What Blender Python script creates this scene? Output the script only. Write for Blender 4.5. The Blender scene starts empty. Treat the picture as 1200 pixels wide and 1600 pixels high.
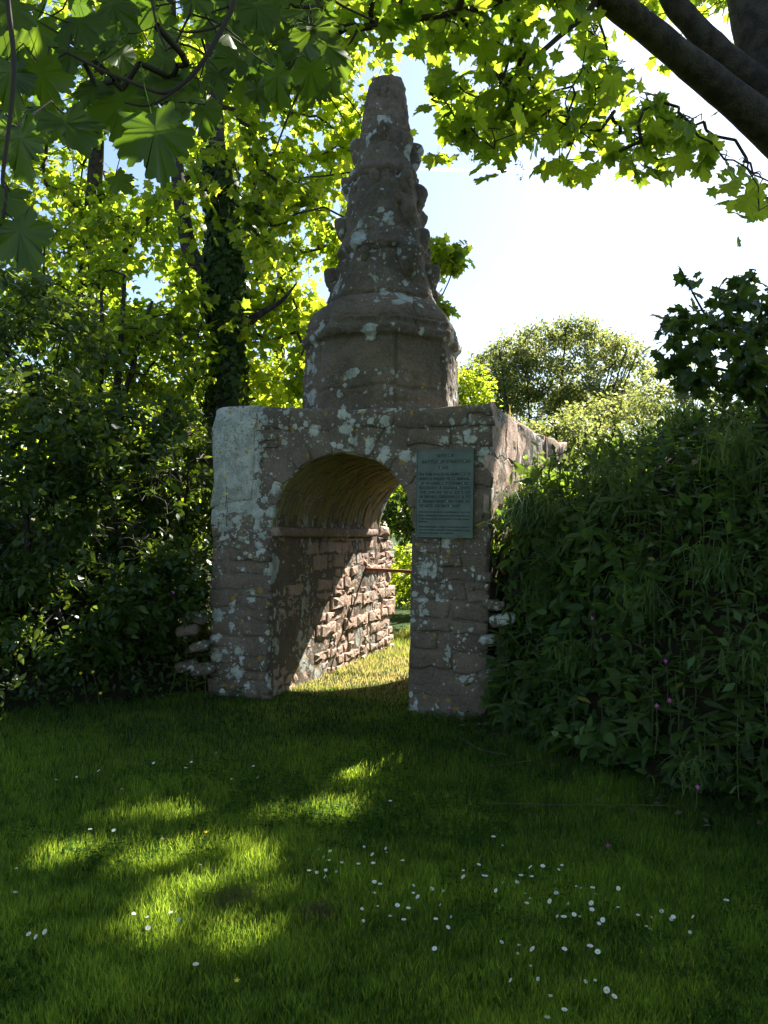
import bpy, bmesh, math, random
import numpy as np
from mathutils import Vector, Matrix

random.seed(7)
RS = np.random.default_rng(11)
sc = bpy.context.scene
PI = math.pi
R_ = math.radians

# ------------------------------------------------------------------ camera, world, sun, exposure
FPX = 1250.0
PITCH = math.atan(30 / 1250); ROLL = R_(1.0)
EYE = np.array([0.0, 0.0, 1.6])
cam_data = bpy.data.cameras.new('camera')
cam = bpy.data.objects.new('camera', cam_data)
sc.collection.objects.link(cam)
cam_data.sensor_fit = 'VERTICAL'; cam_data.sensor_height = 32.0
cam_data.lens = FPX / 1600 * 32.0
cam_data.clip_start = 0.05; cam_data.clip_end = 20000
cam.matrix_world = Matrix.Translation(Vector(EYE)) @ Matrix.Rotation(PI / 2 + PITCH, 4, 'X') @ Matrix.Rotation(ROLL, 4, 'Z')
sc.camera = cam

SUN_AZ, SUN_EL = R_(35), R_(43)
SUN = np.array([math.sin(SUN_AZ) * math.cos(SUN_EL), math.cos(SUN_AZ) * math.cos(SUN_EL), math.sin(SUN_EL)])
world = bpy.data.worlds.new('World'); sc.world = world
world.use_nodes = True
wn = world.node_tree.nodes; wl = world.node_tree.links
wn.clear()
sky = wn.new('ShaderNodeTexSky'); sky.sky_type = 'NISHITA'; sky.sun_disc = False
sky.sun_elevation = SUN_EL; sky.sun_rotation = SUN_AZ
sky.air_density = 1.0; sky.dust_density = 0.75; sky.ozone_density = 1.2; sky.altitude = 0
bg = wn.new('ShaderNodeBackground'); bg.inputs['Strength'].default_value = 0.054
wo = wn.new('ShaderNodeOutputWorld')
wl.new(sky.outputs[0], bg.inputs[0]); wl.new(bg.outputs[0], wo.inputs[0])

sl = bpy.data.lights.new('sun', 'SUN'); sl.energy = 5.0; sl.angle = R_(0.53); sl.color = (1.0, 0.93, 0.82)
so = bpy.data.objects.new('sun', sl); sc.collection.objects.link(so)
so.rotation_euler = Vector(SUN).to_track_quat('Z', 'Y').to_euler()
so.location = Vector(SUN * 60)

sc.view_settings.view_transform = 'Standard'; sc.view_settings.look = 'None'
sc.view_settings.exposure = 2.15; sc.view_settings.gamma = 1.0
sc.view_settings.use_curve_mapping = False
sc.render.engine = 'CYCLES'
cy = sc.cycles
cy.use_denoising = True
try:
    cy.denoiser = 'OPENIMAGEDENOISE'; cy.denoising_input_passes = 'RGB_ALBEDO_NORMAL'; cy.denoising_prefilter = 'ACCURATE'
except Exception:
    pass
cy.max_bounces = 8; cy.diffuse_bounces = 4; cy.transmission_bounces = 6; cy.glossy_bounces = 3; cy.transparent_max_bounces = 12
cy.sample_clamp_indirect = 6.0

# ------------------------------------------------------------------ helpers
def ray(px, py):
    x = (px - 600) / FPX; y = -(py - 800) / FPX
    c, s = math.cos(ROLL), math.sin(ROLL)
    x, y = c * x - s * y, s * x + c * y
    return np.array([x, math.cos(PITCH) - y * math.sin(PITCH), math.sin(PITCH) + y * math.cos(PITCH)])

def W(px, py, d):
    "point seen at photo pixel (px,py) at world depth y = d"
    r = ray(px, py); return EYE + r * (d / r[1])

def G(px, py, z=0.0):
    r = ray(px, py); return EYE + r * ((z - 1.6) / r[2])

_tab = np.random.default_rng(3).random(65536)
def vnoise(p, seed=0):
    p = np.asarray(p, float); i = np.floor(p).astype(np.int64); f = p - i; f = f * f * (3 - 2 * f)
    out = np.zeros(len(p))
    for dx in (0, 1):
        for dy in (0, 1):
            for dz in (0, 1):
                h = ((i[:, 0] + dx) * 73856093) ^ ((i[:, 1] + dy) * 19349663) ^ ((i[:, 2] + dz) * 83492791) ^ (seed * 2654435)
                w = (f[:, 0] if dx else 1 - f[:, 0]) * (f[:, 1] if dy else 1 - f[:, 1]) * (f[:, 2] if dz else 1 - f[:, 2])
                out += w * _tab[h & 65535]
    return out * 2 - 1

def fbm(p, sc_=1.0, octv=4, seed=0, gain=.5):
    p = np.asarray(p, float) * sc_; a = 1.0; o = 0; t = 0
    for k in range(octv):
        o = o + a * vnoise(p, seed + k * 17); t += a; a *= gain; p = p * 2.03 + 13.7
    return o / t

def sstep(a, b, x):
    t = np.clip((x - a) / (b - a), 0, 1); return t * t * (3 - 2 * t)

COL = sc.collection
def new_obj(name, data, parent=None, **props):
    o = bpy.data.objects.new(name, data); COL.objects.link(o)
    if parent is not None: o.parent = parent
    for k, v in props.items(): o[k] = v
    return o

def thing(name, label, cat, loc=(0, 0, 0), rz=0.0, group=None):
    o = bpy.data.objects.new(name, None); COL.objects.link(o)
    o.location = Vector(loc); o.rotation_euler = (0, 0, rz)
    o.empty_display_size = .1
    o['label'] = label; o['category'] = cat
    if group: o['group'] = group
    return o

def mesh_np(name, V, F, mats, smooth=True, attrs=None, midx=None):
    "F: int array (n,3) or (n,4)"
    me = bpy.data.meshes.new(name)
    V = np.asarray(V, np.float32); F = np.asarray(F, np.int32)
    n, k = F.shape
    me.vertices.add(len(V)); me.vertices.foreach_set('co', V.ravel())
    me.loops.add(n * k); me.loops.foreach_set('vertex_index', F.ravel())
    me.polygons.add(n)
    me.polygons.foreach_set('loop_start', np.arange(0, n * k, k, dtype=np.int32))
    me.polygons.foreach_set('loop_total', np.full(n, k, np.int32))
    if smooth: me.polygons.foreach_set('use_smooth', np.ones(n, bool))
    for m in (mats if isinstance(mats, (list, tuple)) else [mats]): me.materials.append(m)
    if midx is not None: me.polygons.foreach_set('material_index', np.asarray(midx, np.int32))
    me.update(calc_edges=True)
    for an, av in (attrs or {}).items():
        a = me.attributes.new(an, 'FLOAT', 'POINT'); a.data.foreach_set('value', np.asarray(av, np.float32))
    return me

def mesh_py(name, V, F, mat, smooth=True):
    me = bpy.data.meshes.new(name); me.from_pydata([tuple(v) for v in V], [], [tuple(f) for f in F]); me.materials.append(mat)
    if smooth:
        for p in me.polygons: p.use_smooth = True
    me.update(); return me

def inst(base, tris, pos, Rm, size, tint=None, battr=None):
    "instances of a small base mesh; Rm (n,3,3); size (n,) ; returns V,F,attrs"
    n = len(pos); k = len(base)
    V = np.einsum('nij,kj->nki', Rm, base) * np.asarray(size).reshape(n, 1, 1) + np.asarray(pos)[:, None, :]
    F = (tris[None] + (np.arange(n) * k)[:, None, None]).reshape(-1, tris.shape[1])
    at = {}
    if tint is not None: at['tint'] = np.repeat(tint, k)
    if battr is not None: at['vein'] = np.tile(battr, n)
    return V.reshape(-1, 3), F, at

def frames(d, up):
    "columns: x (side), y = d (tip), z = normal near up"
    d = d / np.linalg.norm(d, axis=1, keepdims=True)
    z = up - d * np.sum(up * d, axis=1, keepdims=True)
    z /= (np.linalg.norm(z, axis=1, keepdims=True) + 1e-9)
    x = np.cross(d, z)
    return np.stack([x, d, z], axis=2)

def rand_leaf_frames(n, droop=(0.1, 1.1), roll=.6, rng=RS, out=None):
    az = rng.uniform(0, 2 * PI, n); dr = rng.uniform(*droop, n)
    d = np.stack([np.cos(az) * np.cos(dr), np.sin(az) * np.cos(dr), -np.sin(dr)], 1)
    if out is not None: d = d + out
    up = np.tile([0, 0, 1.0], (n, 1)) + rng.normal(0, roll, (n, 3))
    return frames(d, up)

def tube_path(pts, rad, sides=10, wob=0.0, cap=True, seed=0):
    pts = np.asarray(pts, float); rad = np.asarray(rad, float); n = len(pts)
    T = np.gradient(pts, axis=0); T /= np.linalg.norm(T, axis=1, keepdims=True)
    ref = np.array([0, 0, 1.0]) if abs(T[0][2]) < .9 else np.array([1.0, 0, 0])
    V = []
    for i in range(n):
        a = np.cross(T[i], ref); a /= np.linalg.norm(a); b = np.cross(T[i], a); ref = np.cross(a, T[i])
        for s in range(sides):
            th = 2 * PI * s / sides
            V.append(pts[i] + rad[i] * (math.cos(th) * a + math.sin(th) * b))
    V = np.array(V)
    if wob: 
        c = np.repeat(pts, sides, axis=0); dd = V - c
        V = c + dd * (1 + wob * fbm(V, 5, 4, seed))[:, None]
    F = [(i * sides + s, i * sides + (s + 1) % sides, (i + 1) * sides + (s + 1) % sides, (i + 1) * sides + s) for i in range(n - 1) for s in range(sides)]
    return V, np.array(F)

def smooth_path(P, r, n=8):
    P = np.asarray(P, float); r = np.asarray(r, float); out = []; ro = []
    for i in range(len(P) - 1):
        p0 = P[max(i - 1, 0)]; p1 = P[i]; p2 = P[i + 1]; p3 = P[min(i + 2, len(P) - 1)]
        for t in np.linspace(0, 1, n, endpoint=False):
            out.append(.5 * ((2 * p1) + (-p0 + p2) * t + (2 * p0 - 5 * p1 + 4 * p2 - p3) * t * t + (-p0 + 3 * p1 - 3 * p2 + p3) * t ** 3))
            ro.append(r[i] * (1 - t) + r[i + 1] * t)
    out.append(P[-1]); ro.append(r[-1])
    return np.array(out), np.array(ro)

def merge(parts):
    Vs, Fs, A = [], [], {}; off = 0
    for V, F, at in parts:
        Vs.append(V); Fs.append(F + off); off += len(V)
        for k, v in at.items(): A.setdefault(k, []).append(v)
    return np.concatenate(Vs), np.concatenate(Fs), {k: np.concatenate(v) for k, v in A.items()}

# ------------------------------------------------------------------ materials
def nodes_of(name):
    m = bpy.data.materials.new(name); m.use_nodes = True
    nt = m.node_tree; nt.nodes.clear()
    return m, nt, nt.nodes, nt.links

class NB:
    "tiny node helper"
    def __init__(s, nt): s.nt = nt; s.n = nt.nodes; s.l = nt.links
    def put(s, sock, v):
        if hasattr(v, 'is_output') or isinstance(v, bpy.types.NodeSocket): s.l.new(v, sock)
        elif v is not None:
            try: sock.default_value = v
            except Exception: sock.default_value = (*v, 1.0)
    def math(s, op, a, b=None, c=None, clamp=False):
        n = s.n.new('ShaderNodeMath'); n.operation = op; n.use_clamp = clamp
        s.put(n.inputs[0], a)
        if b is not None: s.put(n.inputs[1], b)
        if c is not None: s.put(n.inputs[2], c)
        return n.outputs[0]
    def mix(s, f, a, b, mode='MIX'):
        n = s.n.new('ShaderNodeMix'); n.data_type = 'RGBA'; n.blend_type = mode
        s.put(n.inputs[0], f); s.put(n.inputs[6], a if not isinstance(a, tuple) else (*a, 1.0) if len(a) == 3 else a)
        s.put(n.inputs[7], b if not isinstance(b, tuple) else (*b, 1.0) if len(b) == 3 else b)
        return n.outputs[2]
    def noise(s, vec, scale, detail=4, rough=.55, dist=0.0):
        n = s.n.new('ShaderNodeTexNoise'); s.put(n.inputs['Vector'], vec); n.inputs['Scale'].default_value = scale
        n.inputs['Detail'].default_value = detail; n.inputs['Roughness'].default_value = rough; n.inputs['Distortion'].default_value = dist
        return n
    def voro(s, vec, scale, feature='F1', rnd=1.0):
        n = s.n.new('ShaderNodeTexVoronoi'); n.feature = feature; s.put(n.inputs['Vector'], vec); n.inputs['Scale'].default_value = scale
        n.inputs['Randomness'].default_value = rnd
        return n
    def rng(s, v, a, b, c=0.0, d=1.0, smooth=True):
        n = s.n.new('ShaderNodeMapRange'); n.interpolation_type = 'SMOOTHSTEP' if smooth else 'LINEAR'
        s.put(n.inputs[0], v); n.inputs[1].default_value = a; n.inputs[2].default_value = b; n.inputs[3].default_value = c; n.inputs[4].default_value = d
        return n.outputs[0]
    def bump(s, h, strength, dist, normal=None):
        n = s.n.new('ShaderNodeBump'); n.inputs['Strength'].default_value = strength; n.inputs['Distance'].default_value = dist
        s.put(n.inputs['Height'], h)
        if normal is not None: s.put(n.inputs['Normal'], normal)
        return n.outputs[0]
    def vadd(s, a, b, scale=1.0):
        n = s.n.new('ShaderNodeVectorMath'); n.operation = 'MULTIPLY_ADD'
        s.put(n.inputs[0], b); n.inputs[1].default_value = (scale,) * 3; s.put(n.inputs[2], a)
        return n.outputs[0]

def leaf_mat(name, c0, c1, t0, t1, trans=.5, rough=.42, spec=.4, vein=False):
    m, nt, N, L = nodes_of(name); b = NB(nt)
    a = N.new('ShaderNodeAttribute'); a.attribute_name = 'tint'
    oi = N.new('ShaderNodeObjectInfo')
    geo = N.new('ShaderNodeNewGeometry')
    nz = b.noise(geo.outputs['Position'], 14.0, 6, .65)
    f = b.math('ADD', a.outputs['Fac'], b.math('MULTIPLY', b.math('SUBTRACT', nz.outputs[0], .5), .5), clamp=True)
    f = b.math('ADD', f, b.math('MULTIPLY', b.math('SUBTRACT', oi.outputs['Random'], .5), .25), clamp=True)
    cd = b.mix(f, c0, c1); ct = b.mix(f, t0, t1)
    if vein:
        v = N.new('ShaderNodeAttribute'); v.attribute_name = 'vein'
        vf = b.rng(v.outputs['Fac'], .93, .985)
        cd = b.mix(b.math('MULTIPLY', vf, .7), cd, tuple(min(1, x * 2.4) for x in c1))
        ct = b.mix(b.math('MULTIPLY', vf, .75), ct, tuple(x * .35 for x in t0))
    p = N.new('ShaderNodeBsdfPrincipled'); b.put(p.inputs['Base Color'], cd); p.inputs['Roughness'].default_value = rough
    p.inputs['Specular IOR Level'].default_value = spec
    tr = N.new('ShaderNodeBsdfTranslucent'); b.put(tr.inputs['Color'], ct)
    mx = N.new('ShaderNodeMixShader'); mx.inputs[0].default_value = trans
    L.new(p.outputs[0], mx.inputs[1]); L.new(tr.outputs[0], mx.inputs[2])
    o = N.new('ShaderNodeOutputMaterial'); L.new(mx.outputs[0], o.inputs[0])
    return m

def plain_mat(name, c, rough=.7, spec=.3, c2=None, nscale=8, bumpd=0.0, metallic=0.0):
    m, nt, N, L = nodes_of(name); b = NB(nt)
    tc = N.new('ShaderNodeTexCoord'); nz = b.noise(tc.outputs['Object'], nscale, 6)
    col = b.mix(b.rng(nz.outputs[0], .35, .65), c, c2 if c2 else tuple(x * .7 for x in c))
    p = N.new('ShaderNodeBsdfPrincipled'); b.put(p.inputs['Base Color'], col); p.inputs['Roughness'].default_value = rough
    p.inputs['Specular IOR Level'].default_value = spec; p.inputs['Metallic'].default_value = metallic
    if bumpd: b.put(p.inputs['Normal'], b.bump(b.noise(tc.outputs['Object'], nscale * 6, 6).outputs[0], .8, bumpd))
    o = N.new('ShaderNodeOutputMaterial'); L.new(p.outputs[0], o.inputs[0])
    return m

def stone_mat(name, ca, cb, cc, lichen=.5, small=.5, orange=.3, bump=.012, moss=None, tone=1.0, crust=False, var=.12):
    m, nt, N, L = nodes_of(name); b = NB(nt)
    tc = N.new('ShaderNodeTexCoord'); P = tc.outputs['Object']
    oi = N.new('ShaderNodeObjectInfo')
    n1 = b.noise(P, 2.2, 6, .6); n2 = b.noise(P, 9, 8, .65); n3 = b.noise(P, 48, 6, .7); n4 = b.noise(P, 150, 3, .6)
    col = b.mix(b.rng(n1.outputs[0], .38, .62), ca, cb)
    col = b.mix(b.rng(n2.outputs[0], .45, .70, 0, .8), col, cc)
    col = b.mix(b.math('MULTIPLY', b.rng(n3.outputs[0], .5, .72), .55), col, tuple(x * .35 for x in ca))
    col = b.mix(b.math('MULTIPLY', b.rng(n3.outputs[0], .50, .30), .35), col, tuple(min(1, x * 1.7) for x in cb))
    # each stone its own tone
    hv = N.new('ShaderNodeHueSaturation'); b.put(hv.inputs['Value'], b.rng(oi.outputs['Random'], 0, 1, (1 - var) * tone, (1 + var) * tone, False)); b.put(hv.inputs['Color'], col)
    col = hv.outputs[0]
    if moss:
        mz = b.noise(P, 4.5, 5, .6)
        col = b.mix(b.rng(mz.outputs[0], .42, .62, 0, .75), col, moss)
    warp = b.vadd(P, b.noise(P, 7, 5, .7).outputs['Color'], .11)
    hsum = None
    def layer(col, scale, gate, r0, r1, dens, colour, dm):
        v = b.voro(warp, scale)
        sep = N.new('ShaderNodeSeparateColor'); L.new(v.outputs['Color'], sep.inputs[0])
        rad = b.rng(sep.outputs[1], 0, 1, r0, r1, False)
        d = b.math('SUBTRACT', rad, v.outputs['Distance'])
        d = b.math('ADD', d, b.math('MULTIPLY', b.math('ADD', b.math('MULTIPLY', b.math('SUBTRACT', n3.outputs[0], .5), 1.4), b.math('SUBTRACT', n2.outputs[0], .5)), .42))
        e = b.rng(d, 0.0, .05)
        g = b.math('LESS_THAN', sep.outputs[0], b.math('MULTIPLY', gate, dm))
        return b.math('MULTIPLY', e, g)
    dm1 = b.rng(b.noise(P, 1.5, 3).outputs[0], .42, .62, .05, 1.7)
    f1 = layer(col, 5.5, lichen, .18, .62, 1, None, dm1)
    f2 = layer(col, 15, small, .15, .55, 1, None, dm1)
    f3 = layer(col, 34, small * .8, .15, .5, 1, None, dm1)
    fo = layer(col, 11, orange, .10, .35, 1, None, b.rng(n1.outputs[0], .62, .40, .2, 1.3))
    lc = b.mix(b.rng(n2.outputs[0], .4, .6), (.33, .345, .305), (.52, .525, .48))
    lc = b.mix(b.math('MULTIPLY', b.rng(n4.outputs[0], .52, .66), .6), lc, (.14, .14, .12))
    if crust:       # crusty white growth on the upper left corner of the face
        sp_ = N.new('ShaderNodeSeparateXYZ'); L.new(warp, sp_.inputs[0])
        ex = b.math('DIVIDE', b.math('ABSOLUTE', b.math('SUBTRACT', sp_.outputs[0], -2.46 + .055)), .27)
        ez = b.math('DIVIDE', b.math('ABSOLUTE', b.math('SUBTRACT', sp_.outputs[2], 2.30 + .055)), .60)
        mk = b.math('MAXIMUM', ex, ez)
        mk = b.math('ADD', mk, b.math('MULTIPLY', b.math('ADD', b.math('MULTIPLY', b.math('SUBTRACT', n2.outputs[0], .5), 1.3), b.math('MULTIPLY', b.math('SUBTRACT', n1.outputs[0], .5), 2.0)), 1.0))
        mk = b.rng(mk, 1.03, .97); mk = b.math('MULTIPLY', mk, b.rng(n3.outputs[0], .62, .54)); f1 = b.math('MAXIMUM', f1, mk)
    col = b.mix(f1, col, lc); col = b.mix(f2, col, lc); col = b.mix(b.math('MULTIPLY', f3, .8), col, lc)
    col = b.mix(b.math('MULTIPLY', fo, .8), col, (.33, .20, .03))
    p = N.new('ShaderNodeBsdfPrincipled'); b.put(p.inputs['Base Color'], col); p.inputs['Roughness'].default_value = .9
    p.inputs['Specular IOR Level'].default_value = .15
    h = b.math('ADD', b.math('MULTIPLY', n2.outputs[0], 1.0), b.math('MULTIPLY', n3.outputs[0], .55))
    h = b.math('ADD', h, b.math('MULTIPLY', n4.outputs[0], .2))
    h = b.math('ADD', h, b.math('MULTIPLY', b.math('ADD', f1, f2), .12))
    b.put(p.inputs['Normal'], b.bump(h, 1.0, bump))
    o = N.new('ShaderNodeOutputMaterial'); L.new(p.outputs[0], o.inputs[0])
    return m

M = {}
M['stone'] = stone_mat('weathered_stone', (.124, .096, .074), (.188, .144, .110), (.135, .110, .086), .42, .50, .30, crust=True)
M['stone_white'] = stone_mat('lichen_white_stone', (.28, .29, .27), (.42, .44, .42), (.33, .34, .31), 1.2, 1.0, .1)
M['mortar'] = stone_mat('lichened_mortar', (.116, .090, .070), (.168, .130, .100), (.126, .102, .080), .38, .5, .3, crust=True)
M['spire'] = stone_mat('spire_stone', (.118, .094, .072), (.195, .148, .108), (.140, .115, .088), .48, .22, .10, .030)
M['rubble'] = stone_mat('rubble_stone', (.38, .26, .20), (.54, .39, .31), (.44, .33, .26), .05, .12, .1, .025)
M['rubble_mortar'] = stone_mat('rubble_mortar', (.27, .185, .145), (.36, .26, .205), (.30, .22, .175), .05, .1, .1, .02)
M['slate'] = stone_mat('vault_slate', (.22, .175, .10), (.30, .24, .13), (.18, .145, .095), .02, .03, .2, .012, moss=(.24, .215, .07), var=.16)
M['slate_bed'] = stone_mat('vault_bed', (.05, .037, .022), (.07, .055, .03), (.05, .04, .03), .0, .0, .0)
M['bronze'] = plain_mat('green_bronze', (.085, .120, .098), .5, .5, (.055, .088, .075), 7, .0015)
M['bronze_text'] = plain_mat('dark_bronze_letters', (.018, .030, .028), .6, .4, (.030, .045, .042), 40)
M['fleck'] = plain_mat('white_highlight_fleck', (.50, .54, .50), .5, .5)  # pale colour standing in for highlights on the plaque letters
M['rust'] = plain_mat('rusty_iron', (.22, .075, .035), .8, .3, (.30, .13, .07), 25, .001)
M['bark'] = plain_mat('sycamore_bark', (.075, .062, .052), .9, .2, (.032, .026, .022), 11, .03)
M['twig'] = plain_mat('twig_bark', (.045, .034, .026), .8, .3)
M['soil'] = plain_mat('bank_soil', (.030, .024, .015), .95, .1, (.018, .020, .010), 6, .02)
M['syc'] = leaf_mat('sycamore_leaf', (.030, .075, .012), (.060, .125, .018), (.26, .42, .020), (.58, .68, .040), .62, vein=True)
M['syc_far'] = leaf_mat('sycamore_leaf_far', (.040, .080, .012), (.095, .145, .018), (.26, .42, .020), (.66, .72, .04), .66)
M['syc_shade'] = leaf_mat('sycamore_leaf_shaded', (.030, .060, .012), (.058, .098, .016), (.08, .16, .010), (.17, .27, .018), .48, vein=True)  # darker sycamore leaf for the near twigs, shade put into its colour
M['shrub'] = leaf_mat('shrub_leaf', (.020, .045, .010), (.050, .090, .018), (.10, .19, .015), (.28, .38, .03), .36, .38)
M['ivy'] = leaf_mat('ivy_leaf', (.020, .042, .010), (.050, .085, .016), (.07, .14, .01), (.12, .20, .02), .25, .50, .15)
M['herb'] = leaf_mat('herb_leaf', (.026, .058, .016), (.085, .140, .034), (.12, .27, .03), (.36, .50, .045), .45, .50, .25, vein=True)
M['far'] = leaf_mat('far_tree_leaf', (.11, .135, .055), (.18, .205, .085), (.28, .34, .07), (.44, .47, .12), .45, .5)  # pale leaf green, lightened further to stand in for haze
M['herb2'] = leaf_mat('narrow_herb_leaf', (.030, .050, .016), (.080, .115, .040), (.12, .22, .03), (.34, .42, .06), .40, .55, .2, vein=True)
M['grass'] = leaf_mat('grass_blade', (.020, .046, .016), (.056, .104, .026), (.12, .26, .025), (.66, .84, .07), .60, .5, .25)
M['grass_lit'] = leaf_mat('meadow_blade', (.08, .12, .02), (.36, .28, .12), (.30, .42, .03), (.60, .48, .16), .48, .5, .25)
M['straw_blade'] = leaf_mat('straw_blade', (.10, .09, .04), (.20, .16, .08), (.25, .2, .08), (.4, .32, .12), .35, .6, .2)
M['clover'] = leaf_mat('clover_leaf', (.018, .055, .010), (.035, .080, .016), (.08, .22, .02), (.22, .40, .03), .40, .75, .05)
M['tuft'] = leaf_mat('tuft_blade', (.06, .12, .045), (.13, .19, .07), (.16, .28, .04), (.40, .50, .08), .40, .5, .25)
M['stem'] = plain_mat('green_stem', (.06, .11, .03), .6, .3, (.09, .08, .04))
M['straw'] = plain_mat('dry_straw', (.11, .085, .045), .8, .2, (.06, .045, .028))
M['petal'] = plain_mat('white_petal', (.62, .62, .60), .6, .2, (.72, .72, .70))
M['yellow'] = plain_mat('yellow_petal', (.75, .52, .03), .5, .3)
M['pink'] = plain_mat('pink_petal', (.55, .10, .38), .6, .3)

def ground_mat(name, c, c2, c3):
    m, nt, N, L = nodes_of(name); b = NB(nt)
    geo = N.new('ShaderNodeNewGeometry'); P = geo.outputs['Position']
    col = b.mix(b.rng(b.noise(P, 1.3, 6).outputs[0], .4, .6), c, c2)
    col = b.mix(b.rng(b.noise(P, 30, 6).outputs[0], .5, .7), col, c3)
    p = N.new('ShaderNodeBsdfPrincipled'); b.put(p.inputs['Base Color'], col); p.inputs['Roughness'].default_value = .95; p.inputs['Specular IOR Level'].default_value = .1
    b.put(p.inputs['Normal'], b.bump(b.noise(P, 60, 6, .7).outputs[0], 1.0, .03))
    o = N.new('ShaderNodeOutputMaterial'); L.new(p.outputs[0], o.inputs[0]); return m
M['lawn'] = ground_mat('lawn_ground', (.022, .050, .010), (.032, .066, .014), (.030, .028, .012))

# ------------------------------------------------------------------ terrain
LB = np.array([[.93, 6.95], [1.02, 6.45], [1.35, 5.55], [1.75, 4.95], [2.25, 4.45], [3.2, 3.7], [6, 2.0]])       # foot of right bank
LL = np.array([[-1.72, 7.75], [-2.0, 7.35], [-2.5, 7.0], [-3.1, 6.75], [-4.0, 6.2], [-7, 4.5]])                   # foot of left bank

def inside_dist(x, y, poly, side):
    "signed distance to the polyline, positive on the bank's side"
    P = np.stack([x, y], 1); best = np.full(len(P), 1e9); sg = np.zeros(len(P))
    for a, bb in zip(poly[:-1], poly[1:]):
        d = bb - a; t = np.clip(((P - a) @ d) / (d @ d), 0, 1); q = a + t[:, None] * d; dist = np.linalg.norm(P - q, axis=1)
        cr = (d[0] * (P[:, 1] - a[1]) - d[1] * (P[:, 0] - a[0]))
        m = dist < best; best[m] = dist[m]; sg[m] = np.sign(cr[m])
    return best * sg * side

def h_ground(x, y):
    p = np.stack([x, y, 0 * x], 1)
    return .02 * fbm(p, .7, 3, 5)

# monument frame
A = R_(18.5)
RB = np.array([.869, 6.885])                                 # right front bottom corner
XL = np.array([math.cos(A), -math.sin(A)]); YL = np.array([math.sin(A), math.cos(A)])
def to_local(x, y):
    return (x - RB[0]) * XL[0] + (y - RB[1]) * XL[1], (x - RB[0]) * YL[0] + (y - RB[1]) * YL[1]
def to_world(lx, ly, z=0):
    return np.array([RB[0] + lx * XL[0] + ly * YL[0], RB[1] + lx * XL[1] + ly * YL[1], z])

def h_right(x, y):
    lx, ly = to_local(x, y)
    d = inside_dist(x, y, LB, 1)
    # behind the front plane the bank lies against the block's right side
    side = np.where(ly > 0, np.minimum(lx - .05, 9), d)
    d = np.where(ly > 0, np.where(lx > .02, np.maximum(side, .0) + .0, -1), d)
    p = np.stack([x, y, 0 * x], 1)
    H = 1.78 + .14 * np.clip(d, 0, 3) + .15 * fbm(p, .9, 3, 9) - .10 * np.clip(y - 8.5, 0, 8) + .42 * sstep(1.9, 3.0, x)
    z = H * sstep(-.02, .85 + .18 * fbm(p, 1.6, 2, 88), d) + .16 * fbm(p, 2.4, 3, 66) * sstep(0, .5, d)
    z = np.where(ly > 0, np.where(lx > .02, H * 1.02 * sstep(-.05, .25, d), 0), z)
    return np.where(d > -.02, z, 0), d

def h_left(x, y):
    lx, ly = to_local(x, y)
    d = inside_dist(x, y, LL, -1)
    dd = np.where(ly > .1, -2.72 - lx, d)
    dd = np.where(ly > .1, np.where(lx < -2.7, dd, -1), dd)
    p = np.stack([x, y, 0 * x], 1)
    H = 1.05 + .22 * np.clip(dd, 0, 4) + .15 * fbm(p, .8, 3, 29) - .12 * np.clip(y - 9, 0, 12)
    return np.where(dd > 0, np.maximum(H, .05) * sstep(0, 1.3, dd), 0), dd

def grid_sheet(name, xs, ys, hf, mat, keep=None, **props):
    X, Y = np.meshgrid(xs, ys, indexing='ij'); x = X.ravel(); y = Y.ravel()
    z = hf(x, y); nx, ny = len(xs), len(ys)
    i = np.arange(nx - 1)[:, None] * ny + np.arange(ny - 1)[None]
    F = np.stack([i, i + ny, i + ny + 1, i + 1], -1).reshape(-1, 4)
    if keep is not None:
        k = keep(x, y); F = F[k[F].any(1)]
    return new_obj(name, mesh_np(name, np.stack([x, y, z], 1), F, mat), **props)

xs = np.concatenate([[-400, -150, -60, -25], np.arange(-12, 12.01, .25), [25, 60, 150, 400]])
ys = np.concatenate([[-60, -20, -6], np.arange(-3, 20.01, .25), [30, 60, 120, 250, 500]])
grid_sheet('lawn', xs, ys, lambda x, y: h_ground(x, y) - .005, M['lawn'], kind='structure')
grid_sheet('right_bank', np.arange(.85, 9, .09), np.arange(1.5, 15, .09), lambda x, y: h_right(x, y)[0] + h_ground(x, y) - .03, M['soil'],
           keep=lambda x, y: h_right(x, y)[1] > -.02, kind='structure')
grid_sheet('left_bank', np.arange(-9, -1.0, .12), np.arange(4.4, 16, .12), lambda x, y: h_left(x, y)[0] + h_ground(x, y) - .03, M['soil'],
           keep=lambda x, y: h_left(x, y)[1] > -.02, kind='structure')

# ------------------------------------------------------------------ monument
mon = thing('stone_monument', 'weathered stone archway with tall knobbed pinnacle on top, patched with pale lichen', 'monument', (RB[0], RB[1], 0), -A)
WID = 2.68; XR = .05; OX0, OX1 = -2.045, -.640; RAD = (OX1 - OX0) / 2; OCX = (OX0 + OX1) / 2; ZS = 1.62; TOP = 2.72

def poly_prism(outline, y0, y1):
    "outline in (x,z), extruded along y"
    n = len(outline); V = [(x, y0, z) for x, z in outline] + [(x, y1, z) for x, z in outline]
    bm = bmesh.new(); vs = [bm.verts.new(v) for v in V]
    bm.faces.new(vs[:n]); bm.faces.new(vs[n:][::-1])
    for i in range(n): bm.faces.new((vs[i], vs[i + n], vs[(i + 1) % n + n], vs[(i + 1) % n]))
    bmesh.ops.recalc_face_normals(bm, faces=bm.faces); return bm

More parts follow.
